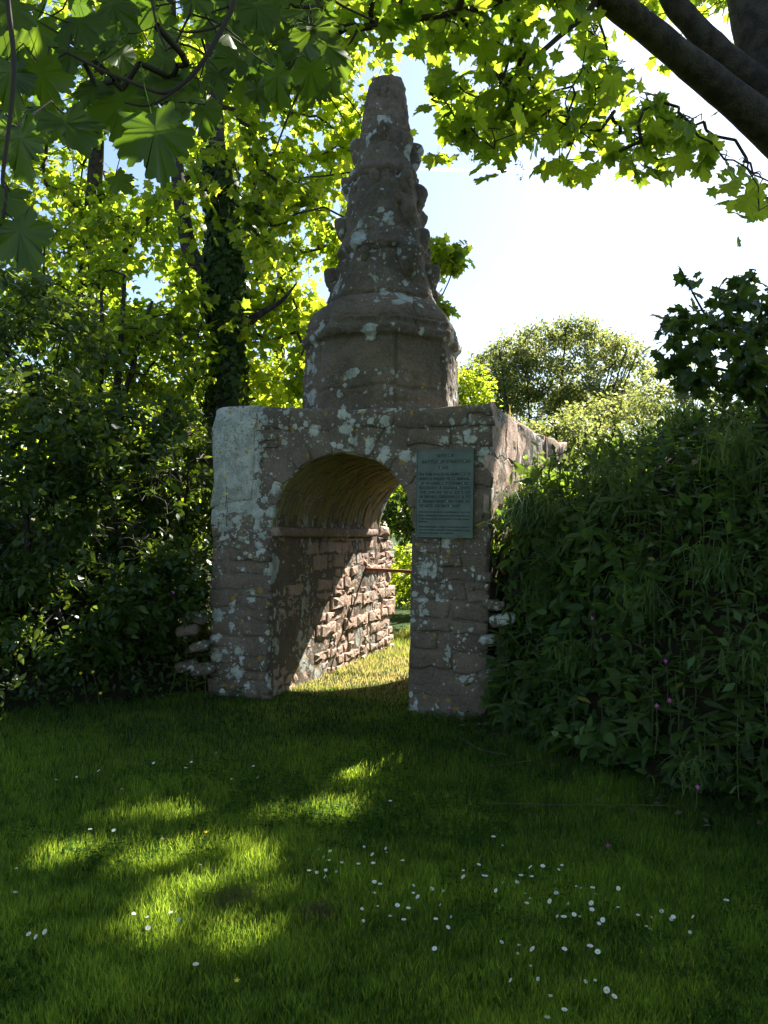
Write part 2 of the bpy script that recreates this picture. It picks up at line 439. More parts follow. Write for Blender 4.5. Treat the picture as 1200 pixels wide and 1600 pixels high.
def rough(name, bm, voxel, mat, amps, parent, post=None, **props):
    "closed solid -> voxel remesh -> noise along normals"
    me = bpy.data.meshes.new('tmp'); bm.to_mesh(me); bm.free()
    o = bpy.data.objects.new('tmp', me); COL.objects.link(o)
    md = o.modifiers.new('r', 'REMESH'); md.mode = 'VOXEL'; md.voxel_size = voxel
    dg = bpy.context.evaluated_depsgraph_get(); dg.update()
    m2 = bpy.data.meshes.new_from_object(o.evaluated_get(dg))
    bpy.data.objects.remove(o); bpy.data.meshes.remove(me)
    n = len(m2.vertices); V = np.zeros(n * 3, np.float32); m2.vertices.foreach_get('co', V); V = V.reshape(-1, 3).astype(float)
    Nn = np.zeros(n * 3, np.float32); m2.vertex_normals.foreach_get('vector', Nn); Nn = Nn.reshape(-1, 3)
    d = 0
    for k, (s, a) in enumerate(amps): d = d + a * fbm(V, s, 4, 40 + k * 7)
    V = V + Nn * np.asarray(d)[:, None]
    if post: V = post(V)
    m2.vertices.foreach_set('co', V.astype(np.float32).ravel())
    m2.polygons.foreach_set('use_smooth', np.ones(len(m2.polygons), bool))
    m2.materials.clear(); m2.materials.append(mat); m2.name = name; m2.update()
    return new_obj(name, m2, parent, **props)

# core: block with a round-arched passage
arch = [(OCX + RAD * math.cos(t), ZS + RAD * math.sin(t)) for t in np.linspace(PI, 0, 25)]
SET = .016
outl = [(-WID + SET, -.25), (-WID + SET, TOP)] + [(XR - SET, TOP), (XR - SET, -.25), (OX1, -.25)] + arch[::-1] + [(OX0, -.25)]
VB = 3.25
def core_post(V):
    # side flares outwards at the back, top dips a little; back end ragged
    y = V[:, 1]; f = np.clip(y / 3.3, 0, 1.2)
    r = V[:, 0] > -.4
    V[:, 0] += np.where(r, .34 * f ** 2, 0)
    t = V[:, 2] > 2.35
    V[:, 2] += np.where(t, .03 * np.sin(V[:, 0] * 2.2) + .04 * np.sin(y * 1.7) + .05 * np.exp(-((V[:, 0] + 2.45) / .3) ** 2), 0)
    # crown of the vault ends earlier than its left haunch
    b = y > 2.2
    cut = np.clip((V[:, 2] - 1.7) / .9, 0, 1) * .55 * np.clip((V[:, 0] + 2.1) / .8, 0, 1) * np.clip((y - 2.2) / 1.0, 0, 1) * (V[:, 0] < -.5)
    V[:, 1] -= cut
    return V
core = rough('wall_core', poly_prism(outl, SET, VB), .035, M['mortar'], [(1.6, .018), (8, .012), (22, .008)], mon, core_post)

def stone_from_poly(poly, thick, bulge, org, ax, ay, an, rng, jit=.008, bev=.018, seg=.11):
    """irregular stone: outline (2D), standing 'thick' proud along an; ax, ay span the face"""
    pts = []
    n = len(poly)
    for i in range(n):
        a = np.array(poly[i]); b = np.array(poly[(i + 1) % n]); L_ = np.linalg.norm(b - a); k = max(1, min(4, int(round(L_ / seg))))
        for j in range(k): pts.append(a + (b - a) * j / k)
    pts = np.array(pts); c = pts.mean(0)
    # clip corners a little
    pts = c + (pts - c) * (1 - rng.uniform(0, .06, (len(pts), 1))) + rng.normal(0, jit, pts.shape)
    sizec = np.abs(pts - c).max(0); b_ = min(bev, sizec.min() * .45)
    def ring(s, h): 
        q = c + (pts - c) * (1 - s / np.maximum(np.linalg.norm(pts - c, axis=1, keepdims=True), .02)); return q, h
    rings = [(pts, -.05), (ring(.004, 0)[0], thick * .45), (ring(b_, 0)[0], thick * .95 + rng.normal(0, .0035, len(pts))), (c + (pts - c) * .45, thick + bulge * rng.uniform(.4, 1) + rng.normal(0, .005, len(pts)))]
    V = []
    for q, h in rings:
        hh = h if isinstance(h, np.ndarray) else np.full(len(q), h)
        for p_, z_ in zip(q, hh): V.append(org + ax * p_[0] + ay * p_[1] + an * z_)
    m = len(pts); V.append(org + ax * c[0] + ay * c[1] + an * (thick + bulge))
    F = []
    for r in range(3):
        for i in range(m): F.append((r * m + i, r * m + (i + 1) % m, (r + 1) * m + (i + 1) % m, (r + 1) * m + i))
    for i in range(m): F.append((3 * m + i, 3 * m + (i + 1) % m, 4 * m))
    return V, F

def add_stone(name, poly, thick, bulge, org, ax, ay, an, mat, parent, rng, flat=False, **kw):
    V, F = stone_from_poly(poly, thick, bulge, np.array(org, float), np.array(ax, float), np.array(ay, float), np.array(an, float), rng, **kw)
    if np.dot(np.cross(ax, ay), an) < 0: F = [f[::-1] for f in F]
    return new_obj(name, mesh_py(name, V, F, mat, not flat), parent)

rng = np.random.default_rng(5)
# --- front face: coursed stones, voussoirs round the arch
FO = (0, SET, 0); FX = (1, 0, 0); FZ = (0, 0, 1); FN = (0, -1, 0)
RR = RAD + .27
def front_row(z0, z1, x0, x1, wmin, wmax, thick=.014, mat='stone', gap=.012):
    x = x0
    while x < x1 - .04:
        w = rng.uniform(wmin, wmax)
        if x1 - (x + w) < wmin * .6: w = x1 - x
        a, b = x, min(x + w, x1); x = b
        s = rng.normal(0, .012, 4)
        poly = [(a + gap / 2 + s[0], z0 + gap / 2), (b - gap / 2 + s[1], z0 + gap / 2 + s[2] * .4), (b - gap / 2 + s[1] * .5, z1 - gap / 2), (a + gap / 2 + s[0] * .6, z1 - gap / 2 + s[3] * .4)]
        if z1 - z0 > .16 and rng.random() < .4 and b - a < .35:
            zc = z0 + (z1 - z0) * rng.uniform(.35, .65); dz_ = rng.normal(0, .012)
            for pl_ in ([poly[0], poly[1], (poly[2][0], zc - .005 + dz_), (poly[3][0], zc - .005)], [(poly[0][0], zc + .005), (poly[1][0], zc + .005 + dz_), poly[2], poly[3]]):
                add_stone('stone', pl_, thick + rng.uniform(-.012, .010), rng.uniform(0, .010), FO, FX, FZ, FN, M[mat], mon, rng, jit=.010)
        else: add_stone('stone', poly, thick + rng.uniform(-.014, .010), rng.uniform(0, .010), FO, FX, FZ, FN, M[mat], mon, rng, jit=.010)
zs = [-.06]
while zs[-1] < 1.50: zs.append(zs[-1] + rng.uniform(.11, .25))
zs[-1] = ZS
for z0, z1 in zip(zs[:-1], zs[1:]):
    front_row(z0, z1, -WID, OX0 + .012, .16, .42)
    front_row(z0, z1, OX1 - .012, XR, .18, .40)
# voussoirs
nv = 11
for k in range(nv):
    t0 = PI - PI * k / nv; t1 = PI - PI * (k + 1) / nv; g = .006
    ro = RR + rng.uniform(-.10, .10)
    poly = [(OCX + (RAD - .012) * math.cos(t0 - g), ZS + (RAD - .012) * math.sin(t0 - g)), (OCX + (RAD - .012) * math.cos(t1 + g), ZS + (RAD - .012) * math.sin(t1 + g)),
            (OCX + ro * math.cos(t1 + g), ZS + ro * math.sin(t1 + g)), (OCX + ro * math.cos(t0 - g), ZS + ro * math.sin(t0 - g))]
    if max(p[1] for p in poly) > TOP: poly = [(p[0], min(p[1], TOP - .02)) for p in poly]
    if k == 0 or k == nv - 1: poly = [(p[0], max(p[1], ZS + .005)) for p in poly]
    add_stone('arch_stone', poly[::-1], .002 + rng.uniform(-.008, .010), .005, FO, FX, FZ, FN, M['stone'], mon, rng, seg=.09, jit=.011)
# left quoin white with lichen, then spandrels
add_stone('quoin_stone', [(-WID - .01, 1.80), (-2.24, 1.84), (-2.21, TOP + .03), (-WID - .01, TOP + .05)], .014, .008, FO, FX, FZ, FN, M['stone'], mon, rng, seg=.10, jit=.016)['label'] = 'large corner stone almost white with lichen'
add_stone('quoin_stone', [(-WID, ZS + .01), (-2.28, ZS + .01), (-2.27, 1.79), (-WID, 1.785)], .014, .01, FO, FX, FZ, FN, M['stone'], mon, rng)
add_stone('quoin_stone', [(-.37, ZS + .01), (XR, ZS + .01), (XR, 1.98), (-.37, 1.97)], .014, .01, FO, FX, FZ, FN, M['stone'], mon, rng)
def circ_clip(z, left):
    dz = z - ZS
    if dz >= RR: return OCX
    h = math.sqrt(RR * RR - dz * dz)
    return OCX - h if left else OCX + h
zz = [1.99, 2.17, 2.36, 2.52, TOP]
for z0, z1 in zip(zz[:-1], zz[1:]):
    zm = (z0 + z1) / 2
    xl = circ_clip(z0 + .03, True) - .03; xr = circ_clip(z0 + .03, False) + .03
    if z0 > 2.5:
        front_row(z0, z1, -2.20, XR, .35, .75, .016)
    else:
        if xl > -2.16: front_row(z0, z1, -2.20, xl, .2, .5)
        front_row(z0, z1, xr, XR, .2, .5)
# --- right outer face
def side_x(y): return XR + .34 * min(y / 3.3, 1.2) ** 2
zz = [1.55, 1.95, 2.30, TOP]
for z0, z1 in zip(zz[:-1], zz[1:]):
    y = .0
    while y < VB - .15:
        w = rng.uniform(.35, .8); yb = min(y + w, VB); xm = side_x((y + yb) / 2); sl_ = (side_x(yb) - side_x(y)) / (yb - y)
        ay = np.array([sl_, 1, 0]); ay /= np.linalg.norm(ay); an = np.cross(ay, (0, 0, 1))
        org = np.array([side_x(y) - SET + .004, y, 0])
        add_stone('stone', [(0.006, z0 + .006), (yb - y - .006, z0 + .006), (yb - y - .006, z1 - .006 + rng.normal(0, .012)), (.006, z1 - .006 + rng.normal(0, .012))],
                  -.008 + rng.uniform(-.014, .012), .010, org, ay, (0, 0, 1), an, M['rubble'], mon, rng, jit=.02)
        y = yb
# --- inner left wall: rubble, visible through the arch (goes on past the vault as a broken wall)
bmw = bmesh.new(); bmesh.ops.create_cube(bmw, size=1)
for v in bmw.verts: v.co = Vector((OX0 - .338 + .64 * v.co.x, 1.9 + 3.6 * v.co.y, .62 + 1.74 * v.co.z))
rough('passage_wall_core', bmw, .04, M['rubble_mortar'], [(3, .02), (12, .015)], mon)
IO = np.array([OX0 - .02, 0, 0]); IX = (0, 1, 0); IN = (1, 0, 0)
z = -.05; rows = []
while z < 1.50:
    h = rng.uniform(.07, .20); rows.append((z, min(z + h, 1.53))); z += h
for z0, z1 in rows:
    y = .05 + rng.uniform(0, .1)
    yend = 3.72 - max(0, z0 - .35) * .16
    while y < yend:
        w = rng.uniform(.08, .42) * (1.2 if z1 - z0 > .13 else .8); yb = y + w
        s = rng.normal(0, .012, 4)
        deep = rng.uniform(.006, .042) if y > 1.0 else rng.uniform(.0, .018)
        s = s * 1.2
        def brow(a_, b_, c_, d_):
            add_stone('stone', [(a_ + .005, c_ + .004 + s[0]), (b_ - .005, c_ + .004 + s[1]), (b_ - .005 + s[2], d_ - .004 + s[3] * .6), (a_ + .005, d_ - .004 + s[0] * .6)],
                      deep + rng.uniform(-.008, .010), rng.uniform(-.004, .012), IO, IX, FZ, IN, M['rubble'], mon, rng, flat=True, jit=.007, bev=.012, seg=.10)
        if z1 - z0 > .15 and rng.random() < .45:
            zm_ = z0 + (z1 - z0) * rng.uniform(.4, .6); brow(y, yb, z0, zm_); brow(y, yb, zm_, z1)
        else: brow(y, yb, z0, z1)
        y = yb
add_stone('cap_stone', [(3.10, 1.53), (3.62, 1.53), (3.54, 1.66), (3.20, 1.68)], .05, .02, IO, IX, FZ, IN, M['rubble'], mon, rng, bev=.03, flat=True)
# end of the broken wall (faces the back) gets closed by the core; ledge at the springing
bml = bmesh.new(); bmesh.ops.create_cube(bml, size=1)
for v in bml.verts: v.co = Vector((OX0 + .025 + .11 * v.co.x, 1.48 + 2.9 * v.co.y, 1.575 + .09 * v.co.z))
rough('springing_ledge', bml, .02, M['rubble_mortar'], [(5, .012), (20, .006)], mon)
bmr = bmesh.new(); bmesh.ops.create_cube(bmr, size=1)
for v in bmr.verts: v.co = Vector((OX1 + .03 + .12 * v.co.x, 1.62 + 3.2 * v.co.y, .8 + 1.6 * v.co.z))
rough('right_jamb_facing', bmr, .03, M['mortar'], [(2.5, .018), (10, .012)], mon)
# --- vault of thin slates on edge
bedV = []; 
na = 9; y = .03
row = 0
while y < 3.12:
    th = rng.uniform(.070, .115)
    t = .02 + (row % 3) * .07 + rng.uniform(0, .05)
    # slates run from left springing over the crown to the right springing
    while t < PI - .02:
        dt = rng.uniform(.30, .52); t1 = min(t + dt, PI - .01)
        back = y - .6 * np.clip((math.sin(t)), 0, 1) * np.clip((y - 2.2), 0, 1)
        rr = RAD - rng.uniform(.008, .017)
        V = []; F = []
        ks = 3
        for q in range(ks + 1):
            a = PI - (t + (t1 - t - .018) * q / ks); r0 = RAD + .04; r1 = rr + rng.normal(0, .003)
            for (yy, r) in ((back + .005, r0), (back + .007, r1 + .004), (back + th * .5, r1 - .003), (back + th - .012, r1 + .004), (back + th - .008, r0)):
                V.append((OCX + r * math.cos(a), yy, ZS + r * math.sin(a)))
        for q in range(ks):
            for j in range(4): F.append((q * 5 + j, q * 5 + j + 1, (q + 1) * 5 + j + 1, (q + 1) * 5 + j))
        F.append((0, 1, 2, 3, 4)); F.append(tuple(ks * 5 + j for j in (4, 3, 2, 1, 0)))
        me = mesh_py('slate', V, F, M['slate'], False)
        new_obj('slate', me, mon)
        t = t1
    y += th; row += 1

# --- spire
SX, SY = None, .93
cpt = W(596, 632, 8.15); sxl, syl = to_local(cpt[0], cpt[1]); SX, SY = sxl, syl
SPROOT_Z = TOP - .06
PXM = 8.12 / FPX
def oct_ring(r, z, ang0=R_(22.5), cx=0, cy_=0, sq=1.0, n=8):
    "r is the half width seen across"
    k = r / math.cos(PI / 8) * .985
    return [(SX + cx + k * math.cos(ang0 + 2 * PI * i / n), SY + cy_ + k * math.sin(ang0 + 2 * PI * i / n), z) for i in range(n)]
def loft(rings):
    bm = bmesh.new(); R = [[bm.verts.new(v) for v in r] for r in rings]; n = len(R[0])
    for a, b in zip(R[:-1], R[1:]):
        for i in range(n): bm.faces.new((a[i], a[(i + 1) % n], b[(i + 1) % n], b[i]))
    bm.faces.new(R[0][::-1]); bm.faces.new(R[-1]); bmesh.ops.recalc_face_normals(bm, faces=bm.faces); return bm
def zat(py): return 1.6 + (W(596, py, 8.12)[2] - 1.6)
def hw(l, r): return (r - l) / 2 * PXM
ANG = R_(22.5) + R_(3)
# (photo row, left px, right px)
prof_drum = [(640, 476, 708), (600, 477, 708), (560, 479, 706), (550, 480, 704), (546, 478, 716), (536, 479, 719), (530, 486, 712), (526, 486, 712), (522, 485, 716), (516, 490, 713), (506, 494, 708), (496, 500, 702), (486, 510, 692), (480, 519, 683), (476, 526, 676)]
rings = [oct_ring(hw(l, r), zat(p), ANG) for p, l, r in prof_drum]
rings.insert(0, oct_ring(hw(474, 712), SPROOT_Z, ANG))
def drum_joints(V):
    dx = V[:, 0] - SX; dy = V[:, 1] - SY; an = np.arctan2(dy, dx) - va0; r = np.hypot(dx, dy); h = V[:, 2] - zat(546)
    out = np.zeros(len(V))
    wob = .02 * vnoise(V * 6, 3)
    for a0_, z0_, z1_ in ((.16, -9, .0), (-.95, -.55, .0), (-.50, -9, -.50), (.85, -9, -.1), (-1.5, -9, 0), (.45, .0, .5), (-.65, .02, .5), (1.3, -9, 0)):
        d = np.abs((an - a0_ + PI) % (2 * PI) - PI) * r + wob; out += np.where((h > z0_) & (h < z1_), np.exp(-(d / .013) ** 2), 0)
    out += np.where(np.abs(((an + .15) + PI) % (2 * PI) - PI) < .9, np.exp(-((h + .50 + wob * 1.5) / .013) ** 2), 0) + .7 * np.exp(-((h - .17 + wob) / .012) ** 2)
    chip = np.clip(fbm(V, 5, 3, 91) - .25, 0, 1) * .08
    k = 1 - (np.clip(out, 0, 1) * .022 + chip) / np.maximum(r, .1)
    V[:, 0] = SX + dx * k; V[:, 1] = SY + dy * k
    return V
va0 = math.atan2(*(np.array(to_local(0, 0)) - np.array([SX, SY]))[::-1])
rough('pinnacle_base', loft(rings), .014, M['spire'], [(2.2, .014), (7, .014), (26, .012)], mon, drum_joints)
tiers = [[(480, 521, 681), (474, 518, 684), (460, 523, 679), (440, 527, 673), (414, 531, 668), (407, 540, 660)],
         [(407, 536, 664), (400, 528, 670), (388, 533, 664), (370, 537, 659), (330, 541, 654), (292, 545, 650), (285, 553, 643)],
         [(286, 549, 647), (278, 543, 652), (266, 552, 645), (250, 556, 643), (215, 561, 639)],
         [(217, 562, 638), (180, 565, 636), (150, 571, 632), (134, 574, 630), (126, 579, 626)]]
def tier_chips(V):
    dx = V[:, 0] - SX; dy = V[:, 1] - SY; r = np.hypot(dx, dy)
    k = 1 - np.clip(fbm(V, 6, 3, 93) - .2, 0, 1) * .10 / np.maximum(r, .15)
    V[:, 0] = SX + dx * k; V[:, 1] = SY + dy * k
    return V
for T_ in tiers:
    T_[0] = (T_[0][0] + 4, T_[0][1], T_[0][2])
    rings = [oct_ring(hw(l, r), zat(p), ANG + R_(random.uniform(-3, 3)), ((l + r) / 2 - 601) * PXM * .6) for p, l, r in T_]
    rough('pinnacle_course', loft(rings), .013, M['spire'], [(2.5, .014), (8, .018), (30, .014)], mon, tier_chips)
# crockets: worn knobs curling off the corners
def crocket(ang, py, size, rad):
    zc = zat(py); bm = bmesh.new(); bmesh.ops.create_icosphere(bm, subdivisions=3, radius=1)
    a = ang; d = np.array([math.cos(a), math.sin(a), 0]); t = np.array([-math.sin(a), math.cos(a), 0])
    for v in bm.verts:
        p = np.array(v.co); q = np.sign(p) * np.abs(p) ** .78
        up = q[2]
        out = q[0] * (.70 + .45 * up)                        # fuller on top, tapering to the root
        w_ = q[1] * (.62 + .15 * up)
        pos = np.array([SX, SY, zc]) + d * (rad + out * size * 1.0) + t * (w_ * size * .85) + np.array([0, 0, 1.0]) * (up * size * 1.15)
        v.co = Vector(pos)
    rough('crocket', bm, .015, M['spire'], [(6, .03), (18, .018)], mon)
# view direction in local frame: camera lies towards -y (rotated)
vdir = math.atan2(-(8.15 * math.cos(A) + 0), -(8.15 * math.sin(A) + 0))      # local angle of "towards the camera"
va = math.atan2(*(np.array(to_local(0, 0)) - np.array([SX, SY]))[::-1])
offs = {'left': -90, 'right': 90}
for off, py, size, rpx in [(-92, 443, .115, 80), (-90, 362, .11, 66), (-91, 298, .10, 60), (-90, 241, .105, 46),
                           (88, 250, .12, 44), (80, 318, .13, 52), (97, 345, .10, 58), (82, 382, .12, 60), (98, 402, .10, 66), (86, 445, .15, 70), (95, 468, .10, 78),
                           (32, 432, .17, 68), (38, 352, .12, 55), (38, 300, .10, 51), (48, 238, .09, 42), (-5, 222, .085, 38), (-20, 300, .085, 50), (-25, 420, .06, 70), (-8, 160, .055, 33),
                           (150, 440, .12, 72), (150, 360, .1, 60), (150, 290, .1, 52), (210, 440, .12, 72), (210, 360, .1, 60), (210, 240, .1, 44), (60, 215, .06, 40)]:
    crocket(va + R_(off), py, size * 1.28, rpx * PXM - .035)

# --- plaque
def FRONT(px, py):
    r = ray(px, py); n = np.array([YL[0], YL[1], 0]); p0 = np.array([RB[0], RB[1], 0]) - n * .012
    t = ((p0 - EYE) @ n) / (r @ n); q = EYE + r * t; lx, ly = to_local(q[0], q[1]); return lx, q[2]
c = [FRONT(653, 704), FRONT(742, 701), FRONT(740, 841), FRONT(651, 839)]
pxc = sum(p[0] for p in c) / 4; pzc = sum(p[1] for p in c) / 4
pw = ((c[1][0] - c[0][0]) + (c[2][0] - c[3][0])) / 2; ph = ((c[0][1] - c[3][1]) + (c[1][1] - c[2][1])) / 2
pl = thing('plaque', 'green bronze memorial plaque with raised lettering fixed to the right pillar', 'plaque')
ploc = to_world(pxc, -.040, pzc); pl.location = Vector(ploc); pl.rotation_euler = (0, 0, -A)
def box_mesh(name, x0, x1, y0, y1, z0, z1, mat, bev=.0):
    bm = bmesh.new(); bmesh.ops.create_cube(bm, size=1)
    for v in bm.verts: v.co = Vector(((x0 + x1) / 2 + v.co.x * (x1 - x0), (y0 + y1) / 2 + v.co.y * (y1 - y0), (z0 + z1) / 2 + v.co.z * (z1 - z0)))
    if bev: bmesh.ops.bevel(bm, geom=bm.edges[:], offset=bev, segments=2, affect='EDGES')
    me = bpy.data.meshes.new(name); bm.to_mesh(me); bm.free(); me.materials.append(mat); return me
plate = new_obj('plate', box_mesh('plate', -pw / 2, pw / 2, -.010, .022, -ph / 2, ph / 2, M['bronze'], .002), pl)
for nm, a in (('rim', (-pw / 2, pw / 2, -.016, -.0095, ph / 2 - .008, ph / 2 + .001)), ('rim', (-pw / 2, pw / 2, -.016, -.0095, -ph / 2 - .001, -ph / 2 + .008)),
              ('rim', (-pw / 2 - .001, -pw / 2 + .008, -.0158, -.0093, -ph / 2, ph / 2)), ('rim', (pw / 2 - .008, pw / 2 + .001, -.0158, -.0093, -ph / 2, ph / 2))):
    new_obj(nm, box_mesh(nm, *a, M['bronze'], .0015), pl)
# rows: text, centre y as fraction of height from the top, left fraction, right fraction, letter height
LN = [('SITE OF', .072, .36, .66, .027), ('BATTLE OF STRATTON', .140, .10, .93, .030), ('1643', .208, .40, .56, .027),
      ('"IN THIS PLACE Y\u1d49 ARMY OF Y\u1d49', .283, .05, .95, .026), ('REBELLS UNDER Y\u1d49 COMMAND', .334, .05, .95, .026), ('OF Y\u1d49 EARL OF STAMFORD', .386, .05, .95, .026),
      ('RECEIVED A SIGNAL OVER', .437, .05, .95, .026), ('THROW BY Y\u1d49 VALOR OF', .487, .05, .95, .026), ('S\u1d3f BEVILL GRENVILLE & Y\u1d49', .538, .05, .95, .026),
      ('CORNISH ARMY ON TUESDAY', .590, .05, .95, .026), ('Y\u1d49 16TH OF MAY 1643"', .640, .05, .78, .026),
      ('THE ABOVE RECORD, ORIGINALLY ON THE', .712, .05, .95, .013), ('FIRST MEMORIAL ERECTED ON THE SITE OF', .752, .05, .95, .013), ('THE BATTLE, IS NOW TO BE SEEN', .790, .05, .95, .013), ('IN STRATTON.', .822, .05, .20, .013),
      ('THIS MEMORIAL TABLET IS PLACED HERE BY', .880, .05, .95, .013), ('THOSE WHO DESIRE TO PRESERVE THE', .915, .05, .95, .013), ('ANCIENT RECORD OF THE SITE', .950, .05, .66, .013)]
frng = np.random.default_rng(9)
for txt, fy, f0, f1, hh in LN:
    txt = txt.replace('Y\u1d49', 'YE').replace('S\u1d3f', 'SR')
    cu = bpy.data.curves.new('t', 'FONT'); cu.body = txt; cu.size = 1; cu.extrude = .06; cu.resolution_u = 2; cu.offset = .012 if hh > .02 else .02
    o = bpy.data.objects.new('t', cu); COL.objects.link(o)
    dg = bpy.context.evaluated_depsgraph_get(); dg.update(); me = bpy.data.meshes.new_from_object(o.evaluated_get(dg)); bpy.data.objects.remove(o)
    V = np.zeros(len(me.vertices) * 3, np.float32); me.vertices.foreach_get('co', V); V = V.reshape(-1, 3)
    w = V[:, 0].max() - V[:, 0].min(); h_ = .72
    x = (V[:, 0] - V[:, 0].min()) / w * (f1 - f0) * pw + (f0 - .5) * pw
    z_ = V[:, 1] / h_ * hh + (.5 - fy) * ph - hh / 2
    y_ = -.0115 - V[:, 2] * .03
    me.vertices.foreach_set('co', np.stack([x, y_, z_], 1).astype(np.float32).ravel())
    me.materials.clear(); me.materials.append(M['bronze_text']); me.name = 'text_line'; me.update()
    new_obj('text_line', me, plate)
# white highlights on some letters, put in as pale flecks
for fx, fy in [(.59, .075), (.41, .142), (.85, .139), (.44, .21), (.82, .283), (.70, .335), (.94, .333), (.06, .388), (.50, .388), (.83, .388), (.93, .387), (.75, .438), (.19, .489), (.66, .489), (.79, .489), (.10, .59), (.56, .59), (.85, .59), (.32, .64), (.62, .642)]:
    me = box_mesh('fleck', (fx - .5) * pw - .0035, (fx - .5) * pw + .0035, -.016, -.0135, (.5 - fy) * ph - .004, (.5 - fy) * ph + .004, M['fleck'], .001)
    new_obj('highlight_fleck', me, plate)

# --- iron bar across the passage
b0 = to_world(OX0 - .05, 2.66, 1.12); b1 = to_world(OX1 + .12, 2.66, 1.09)
bar = thing('iron_bar', 'rusty iron bar set across the passage behind the arch', 'bar', (0, 0, 0))
V, F = tube_path([b0, (b0 + b1) / 2, b1], [.022] * 3, 8); new_obj('rod', mesh_np('rod', V, F, M['rust']), bar)
for bb in (b0 + (b1 - b0) * .045, b1 - (b1 - b0) * .1):
    dv = (b1 - b0) / np.linalg.norm(b1 - b0)
    V, F = tube_path([bb - dv * .012, bb, bb + dv * .012], [.034] * 3, 10); new_obj('collar', mesh_np('collar', V, F, M['rust']), bar)


# ------------------------------------------------------------------ leaf shapes
def fan(outline, centre, zc=0.0, droop=.12, veins=None):
    P = np.array([(x, y, -droop * (x * x + max(0, y - .4) ** 2)) for x, y in outline]); c = np.array([[centre[0], centre[1], zc]])
    V = np.concatenate([c, P]); n = len(P)
    T = np.array([(0, 1 + i, 1 + (i + 1) % n) for i in range(n)])
    v = np.concatenate([[1.0], veins if veins is not None else np.zeros(n)])
    return V, T, v
# sycamore, five lobes, detailed (unit length 1)
_o = [(0, 0), (.10, -.06), (.22, -.10), (.40, -.16), (.36, -.02), (.42, .08), (.33, .14), (.60, .30), (.52, .36), (.55, .48), (.42, .50), (.44, .62), (.24, .56), (.22, .72), (.26, .82), (.12, .84), (.0, 1.0)]
_v = [1, 0, 0, 1, 0, 0, 0, 1, 0, 0, 0, 0, 0, 0, 0, 0, 1]
_full = _o + [(-x, y) for x, y in _o[-2:0:-1]]; _fv = _v + _v[-2:0:-1]
LEAF_D = fan(_full, (0, .18), .03, .28, np.array(_fv, float))
_m = [(0, 0), (.34, -.12), (.30, .10), (.58, .32), (.36, .50), (.40, .62), (.16, .62), (0, 1.0)]
_mv = [1, 1, 0, 1, 0, 0, 0, 1]
LEAF_M = fan(_m + [(-x, y) for x, y in _m[-2:0:-1]], (0, .22), .03, .25, np.array(_mv + _mv[-2:0:-1], float))
_s = [(.30, -.05), (.52, .36), (.18, .50), (0, 1.0)]
LEAF_S = fan([(0, 0)] + _s + [(-x, y) for x, y in _s[-2::-1]], (0, .3), .03, .2)
_ov = [(0, 0), (.16, .12), (.23, .34), (.19, .62), (.09, .85), (0, 1.0)]
LEAF_O = fan(_ov + [(-x, y) for x, y in _ov[-2:0:-1]], (0, .4), -.05, .5, np.array([1, 0, 0, 0, 0, 1, 0, 0, 0, 0], float))
LEAF_Q = (np.array([(0, 0, 0), (.27, .45, .07), (0, 1.0, -.06), (-.27, .45, .07)]), np.array([(0, 1, 2), (0, 2, 3)]), np.zeros(4))

def serrate(o, v, a=.022):
    O = []; Vn = []
    n = len(o)
    for i in range(n):
        p = np.array(o[i]); q = np.array(o[(i + 1) % n]); d = q - p; L_ = np.linalg.norm(d); nrm = np.array([d[1], -d[0]]) / L_
        O.append(tuple(p)); Vn.append(v[i])
        if i in (0, n - 1): continue
        k = 2 if L_ > .17 else 1
        for j in range(k):
            t = (j + .55) / k; O.append(tuple(p + d * t + nrm * a * (1 if j % 2 == 0 else 1))); Vn.append(0)
            if j < k - 1: O.append(tuple(p + d * (j + 1) / k - nrm * a * .3)); Vn.append(0)
    return O, Vn
_so, _sv = serrate(_full, _fv)
def near_leaf(seed):
    r = np.random.default_rng(seed); V, T, v = fan(_so, (0, .18), .0, .30, np.array(_sv, float)); V = V.copy()
    V[:, 2] += .22 * np.abs(V[:, 0]) * r.uniform(-.2, 1.0) + .05 * np.sin(V[:, 0] * 9 + r.uniform(0, 6)) + .05 * np.sin(V[:, 1] * 8 + r.uniform(0, 6)) - .22 * r.uniform(0, 1) * np.clip(V[:, 1] - .3, 0, 1) ** 2
    V[:, 0] *= r.uniform(.9, 1.1); V[:, 0] += .08 * r.normal() * V[:, 1] ** 2
    # leaf stalk
    k = len(V); w = .008; z0 = V[0, 2] + .004
    st = np.array([(-w, .0, z0), (w, .0, z0), (w * .8, -.35, z0 + .05), (-w * .8, -.35, z0 + .05), (w, -.62, z0 + .16), (-w, -.62, z0 + .16)])
    V = np.concatenate([V, st]); T = np.concatenate([T, np.array([(0, 1, 2), (0, 2, 3), (3, 2, 4), (3, 4, 5)]) + k]); v = np.concatenate([v, np.ones(6)])
    return V, T, v
def lit_gap(p, infl=.05):
    "true where a leaf would shade one of the sunlit patches of the lawn"
    x0 = p[:, 0] - p[:, 2] * SUN[0] / SUN[2]; y0 = p[:, 1] - p[:, 2] * SUN[1] / SUN[2]
    hit = np.zeros(len(p), bool)
    for cx, cy_, ax, ay, co, si in GAPS:
        dx = x0 - cx; dy = y0 - cy_; u = dx * co + dy * si; v = -dx * si + dy * co
        hit |= (u / (ax + infl)) ** 2 + (v / (ay + infl)) ** 2 < 1
    nz = fbm(np.stack([x0, y0, 0 * x0 + 2.5], 1), 5.0, 2, 19)
    return hit & (nz > -.12)
GAPS = []
HOLES = []; HY = []
